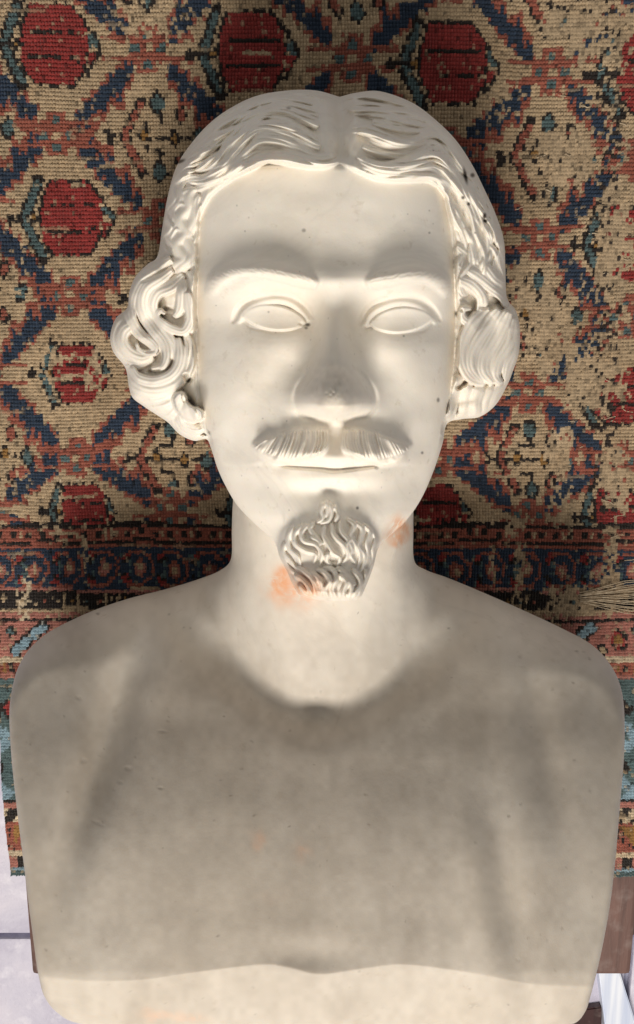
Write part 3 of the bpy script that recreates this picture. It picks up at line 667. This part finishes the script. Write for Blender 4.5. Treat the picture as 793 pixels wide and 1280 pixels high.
def medallion(cx, cy, s, rnd):
    q = lambda P_: T(cx, cy, s, s, P_)
    oc = [(-30,-50),(24,-50),(38,-28),(42,-6),(40,20),(26,48),(-24,48),(-38,26),(-42,0),(-40,-26)]
    poly(q([(a * 1.09, b * 1.07) for a, b in oc]), 'dark')
    poly(q(oc), 'red')
    for yy in (-17, 16): line(q([(-30, yy), (32, yy)]), 4.2 * s, 'dark')
    # chevron on the left
    line(q([(-45,-54),(-66,0),(-38,54)]), 15 * s, 'dark'); line(q([(-46,-48),(-65,0),(-40,48)]), 8.5 * s, 'teal')
    line(q([(-84,0),(-42,0)]), 4.5 * s, 'dark'); leaf(*q([(-82, 0)])[0], 9 * s, 9 * s, 'dark'); leaf(*q([(-50, 0)])[0], 8 * s, 10 * s, 'ochre')
    # point on the right
    line(q([(42,-26),(60,2),(42,34)]), 4.6 * s, 'dark')
    poly(q([(44,-22),(57,0),(44,2)]), 'teal'); poly(q([(44,6),(56,6),(45,26)]), 'red')
    for a, b in ((42, -18), (41, 14), (46, 2)): poly(q([(a-3,b-4),(a+3,b-4),(a+3,b+4),(a-3,b+4)]), 'cream')
def plant(cx, cy, s, rnd):
    q = lambda P_: T(cx, cy, s, s, P_)
    line(q([(-62,0),(58,2)]), 4.6 * s, 'dark'); poly(q([(-70,-8),(-60,-10),(-52,0),(-60,10),(-70,7),(-62,0)]), 'dark')
    line(q([(-20,-50),(-43,0),(-18,50)]), 13 * s, 'dark'); line(q([(-21,-44),(-42,0),(-19,44)]), 8 * s, 'coral')
    line(q([(-14,-14),(-14,-21),(6,-21),(6,-30)]), 4.2 * s, 'dark'); line(q([(-14,14),(-14,21),(6,21),(6,30)]), 4.2 * s, 'dark')
    for a, b, w, h, c in ((2,-46,21,27,'teal'), (4,46,20,25,'teal'), (56,2,19,26,'teal'), (32,-31,14,23,'coral'), (32,32,14,20,'coral'), (22,0,12,20,'ochre'), (-17,-2,11,16,'ochre')):
        p_ = q([(a, b)])[0]; leaf(p_[0], p_[1], w * s, h * s, c)
def cross(cx, cy, s, rnd):
    q = lambda P_: T(cx, cy, s, s, P_)
    for yy in (-13, 13): line(q([(-56,yy),(56,yy)]), 6.5 * s, 'coral')
    poly(q([(-13,-29),(13,-29),(13,29),(-13,29)]), 'coral'); poly(q([(-24,-12),(24,-12),(24,12),(-24,12)]), 'coral')
    poly(q([(-5,-5),(5,-5),(5,5),(-5,5)]), 'cream')
    for a, b in ((-17, 0), (17, 0), (0, -18), (0, 18)): poly(q([(a-5,b-5),(a+5,b-5),(a+5,b+5),(a-5,b+5)]), 'teal')
def band(x0, y0, x1, y1, rnd, s):
    """saw-toothed navy band between two crosses, teeth towards the plant"""
    sg_ = 1 if y1 > y0 else -1
    L = abs(x1 - x0); fx = 0.20; ax, ay, bx, by = x0 + (x1 - x0) * .20, y0 + (y1 - y0) * .13, x0 + (x1 - x0) * .80, y0 + (y1 - y0) * .84
    n = 7
    for pas in (0, 1):
        for i in range(n):
            t = (i + .5) / n; cx = ax + (bx - ax) * t; cy = ay + (by - ay) * t; hw = abs(bx - ax) / n / 2 + .4
            Lh = (13 + 9 * rnd[i] + (15 if i % 2 else 2)) * s; e = 3.8 if pas == 0 else 0.0
            poly([(cx - hw - e * .6, cy - sg_ * (9 * s + e * .5)), (cx + hw + e * .6, cy - sg_ * (9 * s + e * .5)), (cx + hw + e * .6, cy + sg_ * (Lh * .45 + e)),
                  (cx + hw * .25 + e * .8, cy + sg_ * (Lh + e * 2.2)), (cx - hw * .25 - e * .8, cy + sg_ * (Lh + e * 2.2)), (cx - hw - e * .6, cy + sg_ * (Lh * .40 + e))], 'coral' if pas == 0 else 'navy')
JV = [-165, -55, 55, 166, 270, 370, 470, 570, 638]; JR = [-130, -15, 88, 196, 300, 390, 490, 575, 645]; JW = [135, 131, 125.6, 121, 118, 115.5, 113.6, 113, 112]
def lat(i, j):
    k_ = j + 2; k_ = min(max(k_, 0), 8); w = JW[k_]
    if j > 6: return 419 + (i - 2.85) * 111, 638 + (j - 6) * 90
    return 419 + (i - 2.85) * w, JV[k_] + (JR[k_] - JV[k_]) * (i / 5.0)
for j in range(-1, 7):
    for i in range(-2, 9):
        if (i % 2) == (j % 2): continue
        x0, y0 = lat(i, j)
        for dj in (-1, 1):
            for di in (-1, 1):
                if not (i % 2 == 1): continue
                x1, y1 = lat(i + di, j + dj); band(x0, y0, x1, y1, [random.random() for _ in range(9)], 1 - 0.02 * j)
for j in range(-1, 8):
    for i in range(-2, 9):
        x0, y0 = lat(i, j); s_ = 1.0 - 0.03 * j; r_ = random.Random(i * 31 + j)
        x0 += r_.uniform(-3, 3); y0 += r_.uniform(-3, 3)
        if i % 2 == 0 and j % 2 == 0: medallion(x0 + (4 if i == 0 else 0), y0, s_ * (0.98 if j < 4 else 0.80), r_)
        elif i % 2 == 1 and j % 2 == 1: plant(x0 + 4, y0, s_ * 0.98, r_)
        else: cross(x0, y0, s_, r_)
# ---- worn patches: bare foundation
def wear(cx, cy, rx, ry, c='tan', amt=0.86):
    d = ((KU - cx) / rx) ** 2 + ((KV - cy) / ry) ** 2 + 1.0 * vnoise(KU, KV, 11, int(cx)) + 0.35 * (RNG.random(KU.shape) - .5)
    m = (d < 1) & (RNG.random(KU.shape) < amt); col[m] = C_[c]; bare[m] = True
bare = np.zeros(KU.shape, bool)
for a in ((706,208,42,42),(757,40,44,44),(700,30,30,20),(688,415,30,60),(640,360,20,34),(770,300,24,60),(745,480,40,34),(700,560,18,26),(770,600,20,40),(640,655,14,14)): wear(*a)
for a in ((97,448,34,5,'tan',.8),(60,455,20,22,'tan',.25),(118,470,10,34,'tan',.55),(85,600,30,3,'ivory',.9),(95,622,24,3,'ivory',.9),(190,20,60,24,'tan',.35),(640,130,24,30,'tan',.25),
          (15,600,16,22,'tan',.3),(105,690,5,40,'ivory',.6),(60,660,18,5,'tan',.6),(140,668,20,6,'tan',.5),(650,700,7,52,'tan',.65),(762,690,10,40,'tan',.75),(700,640,16,36,'tan',.4),(615,690,4,40,'tan',.5),(25,320,14,50,'tan',.15),(760,170,30,60,'tan',.3),(755,420,30,80,'tan',.35)): wear(*a)
m = (np.abs(KU - 762 - 6 * vnoise(KU, KV, 30, 3)) < 13) & (RNG.random(KU.shape) < .30) & (KV < 640); col[m] = np.array(C_['dark']) * 1.6
# ---- borders
def rows(v0, v1): return (KV0 + 1.5 * vnoise(KU, KV, 60, 70) >= v0) & (KV0 + 1.5 * vnoise(KU, KV, 60, 70) < v1)
def fillr(v0, v1, c): col[rows(v0, v1)] = C_[c]; bare[rows(v0, v1)] = False
keepw = bare.copy() & (RNG.random(KU.shape) < .8)
old = col.copy()
fillr(655, 1200, 'navy'); fillr(655, 660, 'dark'); fillr(660, 676, 'coral')
KXi = np.arange(NX)[None].repeat(NY, 0)
rr_ = rows(664, 672); col[rr_ & ((KXi % 5) < 2)] = C_['dark']; col[rr_ & ((KXi % 10) == 3)] = C_['cream']
fillr(676, 680, 'dark'); fillr(680, 685, 'coral'); fillr(685, 736, 'navy')
for i in range(-2, 26):
    cx = 6 + i * 44.0; cy = 712
    for sg_ in (-1, 1):
        line([(cx - 22, cy + sg_ * 21), (cx - 4, cy + sg_ * 21)], 4, 'coral'); line([(cx - 4, cy + sg_ * 21), (cx + 8, cy + sg_ * 8)], 4, 'coral'); line([(cx + 8, cy + sg_ * 8), (cx + 8, cy)], 4, 'coral')
        line([(cx - 28, cy + sg_ * 8), (cx - 20, cy + sg_ * 14)], 4, 'dark')
        line([(cx + 14, cy + sg_ * 17), (cx + 24, cy + sg_ * 4)], 4.5, 'teal')
    leaf(cx - 8, cy, 15, 17, 'pink', 'coral'); poly([(cx - 11, cy - 4), (cx - 5, cy - 4), (cx - 5, cy + 4), (cx - 11, cy + 4)], 'cream')
    leaf(cx + 18, cy - 14, 7, 8, 'red', 'red'); leaf(cx + 20, cy + 14, 7, 8, 'red', 'red')
fillr(736, 740, 'pink'); fillr(740, 762, 'dark')
for i in range(-2, 60):
    cx = i * 17.0 + 5; leaf(cx, 751, 6, 6, ('cream', 'ochre', 'teal', 'coral')[i % 4], 'dark'); line([(cx + 8, 744), (cx + 8, 758)], 3.6, 'cream' if i % 3 else 'dark')
fillr(762, 767, 'cream'); fillr(767, 774, 'pink'); fillr(774, 778, 'dark'); fillr(778, 822, 'pink')
for i in range(-2, 14):
    cx = 70 + i * 98.0
    line([(cx - 50, 816), (cx - 14, 784)], 17, 'dark'); line([(cx - 50, 816), (cx - 14, 784)], 11, 'sky')
    leaf(cx + 18, 800, 22, 24, 'red', 'dark'); leaf(cx + 18, 800, 7, 8, 'ochre', 'ochre'); leaf(cx + 42, 790, 12, 10, 'teal'); leaf(cx - 2, 812, 12, 10, 'cream')
fillr(822, 828, 'ivory'); fillr(828, 842, 'coral'); rr_ = rows(831, 839); col[rr_ & ((KXi % 6) < 2)] = C_['dark']; col[rr_ & ((KXi % 6) == 4)] = C_['ochre']; fillr(842, 848, 'pink'); fillr(848, 1004, 'teal')
for i in range(-2, 40):                       # broad leaf and chevron border
    for k_, (y0, c) in enumerate(((868, 'dark'), (905, 'sky'), (942, 'dark'), (975, 'sky'))):
        cx = -20 + i * 46 + (k_ % 2) * 12
        line([(cx, y0), (cx + 20, y0 + 18), (cx + 4, y0 + 32)], 12, c)
    if i % 3 == 0: leaf(i * 46 + 10, 885, 16, 20, 'red'); poly([(i*46+24,935),(i*46+44,935),(i*46+44,990),(i*46+28,990)], 'dark')
fillr(1000, 1004, 'dark'); fillr(1004, 1010, 'pink'); fillr(1010, 1030, 'dark'); rr_ = rows(1012, 1028)
col[rr_ & (((KXi + (KV0 / 4).astype(int)) % 7) < 3)] = C_['ivory']; fillr(1030, 1064, 'coral')
rr_ = rows(1032, 1062); col[rr_ & (((KXi * 3 + (KV0 / 4.4).astype(int) * 5) % 11) < 2)] = C_['dark']; col[rr_ & ((np.abs((KXi % 16) - 8) * 4 + 1032) > KV0) & ((KXi % 16) > 2)] = C_['ochre']
fillr(1064, 1070, 'ivory'); rr_ = rows(1070, 1084); col[rr_] = C_['dark']; col[rr_ & ((KXi % 7) < 3)] = C_['pink']; fillr(1084, 1120, 'sky'); rr_ = rows(1088, 1120); col[rr_] = np.array(C_['teal']) * 0.8
col[keepw & (KV0 < 780)] = C_['tan']; bare |= keepw
for a in ((748,744,50,24,'tan',.9),(640,770,40,12,'tan',.6),(30,745,8,40,'ivory',.55),(120,770,60,4,'tan',.4),(690,770,30,20,'tan',.35)): wear(*a)
# short horizontal runs where the pile has gone and the weft shows
for q_ in range(230):
    j_ = RNG.integers(0, NY); i_ = RNG.integers(0, NX); n_ = RNG.integers(3, 13)
    if RNG.random() < .5: col[j_, i_:i_ + n_] = C_['tan']; bare[j_, i_:i_ + n_] = True
    else: col[j_, i_:i_ + n_] = col[j_, i_:i_ + n_] * .5 + np.array(C_['cream']) * .4
brown = np.clip(vnoise(KU0, KV0, 70, 85) * .5 + vnoise(KU0, KV0, 22, 86) * .5, -1, 1)[..., None]
col *= 1 - 0.20 * np.clip(brown, 0, 1) * np.array([.8, 1.0, 1.2])
# yarn to yarn variation
lum = 1 + 0.09 * RNG.standard_normal(KU.shape); abr = 1 + 0.10 * vnoise(KU0, KV0, 26, 80) + 0.12 * vnoise(KX * 0 + KXi, KV0 * 0 + np.arange(NY)[:, None], 2.0, 81) * 0.6
col *= np.clip(lum * abr, .45, 1.6)[..., None]
fade = RNG.random(KU.shape) < 0.045; col[fade] = col[fade] * .4 + np.array(C_['tan']) * .55
darkr = RNG.random(KU.shape) < 0.03; col[darkr] *= .45
bj = bare & (RNG.random(KU.shape) < .16); col[bj] *= .68

m, nt, b = nodes("wool_knots")
vc = nd(nt, 'ShaderNodeVertexColor', layer_name="yarn"); co = nd(nt, 'ShaderNodeTexCoord').outputs['Object']
c = mix(nt, 1.0, vc.outputs[0], ramp(nt, noise(nt, co, 900, 3, 0.7), [(0.3, (.72,) * 3), (0.7, (1.22,) * 3)]), 'MULTIPLY')
nt.links.new(c, b.inputs['Base Color']); b.inputs['Roughness'].default_value = 0.85; b.inputs['Specular IOR Level'].default_value = 0.2
b.inputs['Sheen Weight'].default_value = 0.15; b.inputs['Sheen Roughness'].default_value = 0.5
wv = nd(nt, 'ShaderNodeTexWave'); wv.wave_type = 'BANDS'; wv.bands_direction = 'X'; wv.inputs['Scale'].default_value = 320; wv.inputs['Distortion'].default_value = 3
nt.links.new(co, wv.inputs['Vector']); bump(nt, b, wv.outputs['Fac'], 0.5, 0.0006)
WOOL = m
# geometry: two by two faces per knot, domed and slightly uneven
def axis(n, st, w):
    k_ = np.arange(n)[:, None] * w; return st + np.r_[(k_ + np.array([0, .24, .76])[None] * w).ravel(), n * w]
gx = axis(NX, xLft, KW); gy = yT - axis(NY, 0, KH)
GX, GY = np.meshgrid(gx, gy); gu, gv = project(GX, GY, RUG_Z)
amp = np.where(bare, 0.0011, 0.0026) * (0.65 + 0.7 * RNG.random((NY, NX)))
tx = RNG.standard_normal((NY, NX)) * 0.00035
Z = np.zeros(GX.shape)
for a_ in (1, 2):
    for b_ in (1, 2): Z[b_::3, a_::3] = amp + (tx if a_ == 1 else -tx) + (0.00025 if b_ == 1 else 0)
for a_ in (1, 2): Z[3:-1:3, a_::3] = 0.05 * amp[1:]
for b_ in (1, 2): Z[b_::3, 3:-1:3] = 0.10 * amp[:, 1:]
jx = RNG.standard_normal((NY, NX)) * 0.00022; jy = RNG.standard_normal((NY, NX)) * 0.00025
for a_ in (1, 2):
    for b_ in (1, 2): GX[b_::3, a_::3] += jx + (0.0002 if b_ == 1 else -0.0002); GY[b_::3, a_::3] += jy
GX = GX + 0.0022 * vnoise(GY * 1000, GX * 0, 60, 90) + 0.0012 * vnoise(GX * 1000, GY * 1000, 50, 91); GY = GY + 0.0020 * vnoise(GX * 1000, GY * 1000, 70, 92)
Z += -0.0016 + 0.0008 * vnoise(GX * 1000, GY * 1000, 45, 93) + 0.0003 * vnoise(GX * 1000, GY * 1000, 14, 94)
hole_m = ((gu - 765) / 42) ** 2 + ((gv - 746) / 15) ** 2 < 1; Z[hole_m] -= 0.0012
over = np.maximum(plane_pt(22, 1090, RUG_Z)[0] - 0.010 - GX, 0); Z -= over * 0.5
cov = np.stack([GX, GY, RUG_Z + Z], -1).reshape(-1, 3); nxg = 3 * NX + 1
ii, jj = np.meshgrid(np.arange(3 * NY), np.arange(3 * NX), indexing='ij'); base = ii * nxg + jj
qd = np.stack([base + nxg, base + nxg + 1, base + 1, base], -1).reshape(-1, 4)
me = mesh_np("pile", cov, qd, None, WOOL)
at = me.color_attributes.new("yarn", 'FLOAT_COLOR', 'CORNER')
fc = np.repeat(np.repeat(col, 3, 0), 3, 1)
for sl, sh, axx in ((2, -1, 1), (0, 1, 1), (0, 1, 0), (2, -1, 0)):      # tufts lean over their neighbours
    nb = np.roll(col, sh, axx); pick = RNG.random(col.shape[:2]) < .30
    for t_ in range(3):
        yy_, xx_ = (t_, sl) if axx == 1 else (sl, t_)
        v_ = fc[yy_::3, xx_::3]; v_[pick] = nb[pick] * .8 + v_[pick] * .2
fc = fc.reshape(-1, 3); fc = np.repeat(fc, 4, 0)
at.data.foreach_set("color", np.c_[fc, np.ones(len(fc))].astype(np.float32).ravel())
RUG = empty("patterned_rug", (0, 0.1, RUG_Z)); tag(RUG, "worn hand knotted rug with red medallions and navy sawtooth lattice under the bust", "rug")
pile = link("pile", me, RUG); pile.location = (0, -0.1, -RUG_Z)

def bars(name, items, mat, parent=None, bev=0.0):
    """boxes given as (centre, size, rotation z) in one mesh"""
    import bmesh
    from mathutils import Matrix, Vector
    bm = bmesh.new()
    for c, sz, rz in items:
        r = bmesh.ops.create_cube(bm, size=1.0)
        bmesh.ops.transform(bm, matrix=Matrix.Translation(c) @ Matrix.Rotation(rz, 4, 'Z') @ Matrix.Diagonal((*sz, 1)), verts=r['verts'])
    if bev: bmesh.ops.bevel(bm, geom=bm.edges[:], offset=bev, segments=2, affect='EDGES', profile=0.6)
    me = bpy.data.meshes.new(name); bm.to_mesh(me); bm.free(); me.materials.append(mat)
    return link(name, me, parent)
# exposed warp threads in the hole at the right
def strands(name, lst, rad, mat, parent):
    vs, fs = [], []
    for path in lst:
        b0 = len(vs); n = len(path)
        for k_, p in enumerate(path):
            for a in range(4):
                an = a * math.pi / 2 + .4
                vs.append((p[0], p[1] + rad * math.cos(an), p[2] + rad * math.sin(an)))
        for k_ in range(n - 1):
            for a in range(4):
                fs.append((b0 + k_ * 4 + a, b0 + k_ * 4 + (a + 1) % 4, b0 + k_ * 4 + 4 + (a + 1) % 4, b0 + k_ * 4 + 4 + a))
    me = bpy.data.meshes.new(name); me.from_pydata(vs, [], fs); me.materials.append(mat)
    me.polygons.foreach_set("use_smooth", [True] * len(fs)); o = link(name, me, parent); o.location = (0, -0.1, -RUG_Z); o['kind'] = 'stuff'; return o
mw, nt, b = nodes("cotton_warp"); co = nd(nt, 'ShaderNodeTexCoord').outputs['Object']
nt.links.new(ramp(nt, noise(nt, co, 300, 3), [(0.3, (.34, .25, .16)), (0.7, (.60, .50, .36))]), b.inputs['Base Color']); b.inputs['Roughness'].default_value = 0.9
lst = []
for k_ in range(17):
    t = k_ / 16; v0_ = 731 + 32 * t + random.uniform(-1, 1); v1_ = 722 + 46 * t + random.uniform(-2, 2); u0_ = 722 + random.uniform(-3, 6) + 10 * abs(t - .5)
    pth = []
    for q_ in range(9):
        s_ = q_ / 8; uu = u0_ + (835 - u0_) * s_; vv = 747 + (v0_ - 747) * min(1, .35 + s_ * 1.2) + (v1_ - v0_) * s_ + random.uniform(-.8, .8)
        p = plane_pt(uu, vv, RUG_Z + 0.0010 + 0.0012 * math.sin(s_ * 3.1)); pth.append(p)
    lst.append(pth)
for k_ in range(26):        # loose broken wefts on the worn parts
    uu = random.choice([random.uniform(640, 790), random.uniform(730, 790)]); vv = random.uniform(20, 800)
    L = random.uniform(6, 18); a = random.uniform(-.5, .5)
    lst.append([plane_pt(uu + L * q_ / 3, vv + a * L * q_ / 3 + random.uniform(-1, 1), RUG_Z + 0.0006 + 0.0006 * math.sin(q_)) for q_ in range(4)])
strands("exposed_warp", lst, 0.00055, mw, RUG)

# ------------------------------------------------------------------ the bench under the rug, and the floor
def wood(name, c1, c2, rough):
    m, nt, b = nodes(name); co = nd(nt, 'ShaderNodeTexCoord').outputs['Object']
    mp = nd(nt, 'ShaderNodeMapping'); mp.inputs['Scale'].default_value = (9, 1.2, 9); nt.links.new(co, mp.inputs[0])
    c = ramp(nt, noise(nt, mp.outputs[0], 5, 6, .6, 1.2), [(0.3, c1), (0.7, c2)])
    c = mix(nt, ramp(nt, noise(nt, co, 40, 4), [(0.55, (0, 0, 0)), (0.75, (.35,) * 3)]), c, (.30, .25, .23))
    nt.links.new(c, b.inputs['Base Color']); b.inputs['Roughness'].default_value = rough
    bump(nt, b, noise(nt, mp.outputs[0], 60, 3), .2, .001); return m
WOODT = wood("reddish_wood", (.065, .036, .032), (.155, .085, .070), .32)
WOODD = wood("dark_wood", (.030, .012, .012), (.060, .022, .022), .4)
TZ = RUG_Z - 0.004
pl = plane_pt(40, 1219, TZ); pl2 = plane_pt(33, 1100, TZ); pr = plane_pt(787, 1217, TZ)
xa, xb, y0_, y1_ = pl[0], pr[0] + 0.002, pl[1], yT + 0.01
BENCH = empty("wooden_bench", ((xa + xb) / 2, (y0_ + y1_) / 2, 0)); tag(BENCH, "low reddish brown wooden bench under the rug, its end showing below the fringe", "bench")
L0 = BENCH.location
def loc(c): return (c[0] - L0[0], c[1] - L0[1], c[2])
bars("bench_top", [(loc(((xa + xb) / 2, (y0_ + y1_) / 2, TZ - .015)), (xb - xa, y1_ - y0_, .03), 0)], WOODT, BENCH, .006)
for sx in (xa + .03, xb - .03):
    bars("side_rail", [(loc((sx, (y0_ + y1_) / 2, TZ - .066)), (.022, y1_ - y0_ - .1, .07), 0)], WOODD, BENCH, .003)
import bmesh
for sx, dx in ((xa + .03, -1), (xb - .012, 1)):
    for yy in (y0_ + .05, y1_ - .06):
        bm = bmesh.new(); r = bmesh.ops.create_cube(bm, size=1.0)
        for v_ in bm.verts:
            top = v_.co.z > 0
            v_.co = (loc((sx + dx * (0.0 if top else .10) + v_.co.x * (.05 if top else .04), yy + (0 if top else -.09 if yy < 0 else .03) + v_.co.y * .05, 0))[0],
                     loc((0, yy + (0 if top else (-.09 if yy < 0 else .03)) + v_.co.y * .05, 0))[1], (TZ - .031) if top else 0.0)
        bmesh.ops.bevel(bm, geom=bm.edges[:], offset=.005, segments=2, affect='EDGES')
        me = bpy.data.meshes.new("leg"); bm.to_mesh(me); bm.free(); me.materials.append(WOODD); link("leg", me, BENCH)
# floor of pale stone slabs
ms, nt, b = nodes("pale_stone"); co = nd(nt, 'ShaderNodeTexCoord').outputs['Object']
c = ramp(nt, noise(nt, co, 5, 6, .62, .5), [(0.3, (.42, .40, .52)), (0.5, (.60, .58, .69)), (0.7, (.73, .69, .77))])
c = mix(nt, ramp(nt, noise(nt, co, 28, 4, .6), [(0.55, (0, 0, 0)), (0.7, (.4,) * 3)]), c, (.86, .84, .92))
nt.links.new(c, b.inputs['Base Color']); b.inputs['Roughness'].default_value = .55; bump(nt, b, noise(nt, co, 30, 8, .7), .9, .006)
mj, nt, b = nodes("joint_mortar"); b.inputs['Base Color'].default_value = (.42, .43, .55, 1); b.inputs['Roughness'].default_value = .9
fl = bars("floor", [((0, 0, -.03), (8, 8, .04), 0)], mj); fl['kind'] = 'structure'
jy_ = plane_pt(15, 1165, 0)[1]; S = .62; r_ = random.Random(2)
slab_me = None; src = bars("stone_slab", [((0, 0, 0), (S - .012, S - .012, .02), 0)], ms, fl, .004); first = True
for a in range(-4, 5):
    for bq in range(-4, 5):
        o = src if first else src.copy()
        if not first: COL.objects.link(o); o.parent = fl
        first = False
        o.location = (-.62 + a * S + (bq % 2) * S * .4, jy_ + (bq + .5) * S, r_.uniform(-.003, .002)); o.rotation_euler = (0, 0, r_.choice([0, math.pi]))
# things on the floor at the lower right: a pale board and a dark batten
mb_, nt, b = nodes("white_paint"); co = nd(nt, 'ShaderNodeTexCoord').outputs['Object']
mp = nd(nt, 'ShaderNodeMapping'); mp.inputs['Scale'].default_value = (30, 1.5, 30); nt.links.new(co, mp.inputs[0])
nt.links.new(ramp(nt, noise(nt, mp.outputs[0], 2, 3), [(.35, (.55, .62, .80)), (.65, (.82, .86, .95))]), b.inputs['Base Color']); b.inputs['Roughness'].default_value = .5
a = plane_pt(748, 1205, .03); c = plane_pt(772, 1205, .03); e = plane_pt(757, 1285, .03); f = plane_pt(797, 1285, .03)
def slab(name, pts, z0, z1, mat, label, cat, bev=.002):
    bm = bmesh.new(); lo = [bm.verts.new((p[0], p[1], z0)) for p in pts]; hi = [bm.verts.new((p[0], p[1], z1)) for p in pts]
    n = len(pts); bm.faces.new(lo[::-1]); bm.faces.new(hi)
    for k_ in range(n): bm.faces.new((lo[k_], lo[(k_ + 1) % n], hi[(k_ + 1) % n], hi[k_]))
    bmesh.ops.recalc_face_normals(bm, faces=bm.faces[:]); bmesh.ops.bevel(bm, geom=bm.edges[:], offset=bev, segments=2, affect='EDGES')
    me = bpy.data.meshes.new(name); bm.to_mesh(me); bm.free(); me.materials.append(mat); o = link(name, me); tag(o, label, cat); return o
def ext(p, q, t): return (p[0] + (q[0] - p[0]) * t, p[1] + (q[1] - p[1]) * t)
slab("painted_board", [ext(a, e, -1.2), ext(a, e, 3), ext(c, f, 3), ext(c, f, -1.2)], .001, .03, mb_, "pale blue white painted board on the floor beside the bench end", "board")
p1, p2, p3, p4 = plane_pt(700, 1266, .02), plane_pt(754, 1259, .02), plane_pt(754, 1300, .02), plane_pt(700, 1306, .02)
slab("dark_batten", [ext(p2, p1, 4), (p2[0] - .002, p2[1]), (p3[0] - .002, p3[1]), ext(p3, p4, 4)], .001, .02, WOODD, "dark brown wooden batten lying on the floor below the bust", "batten")
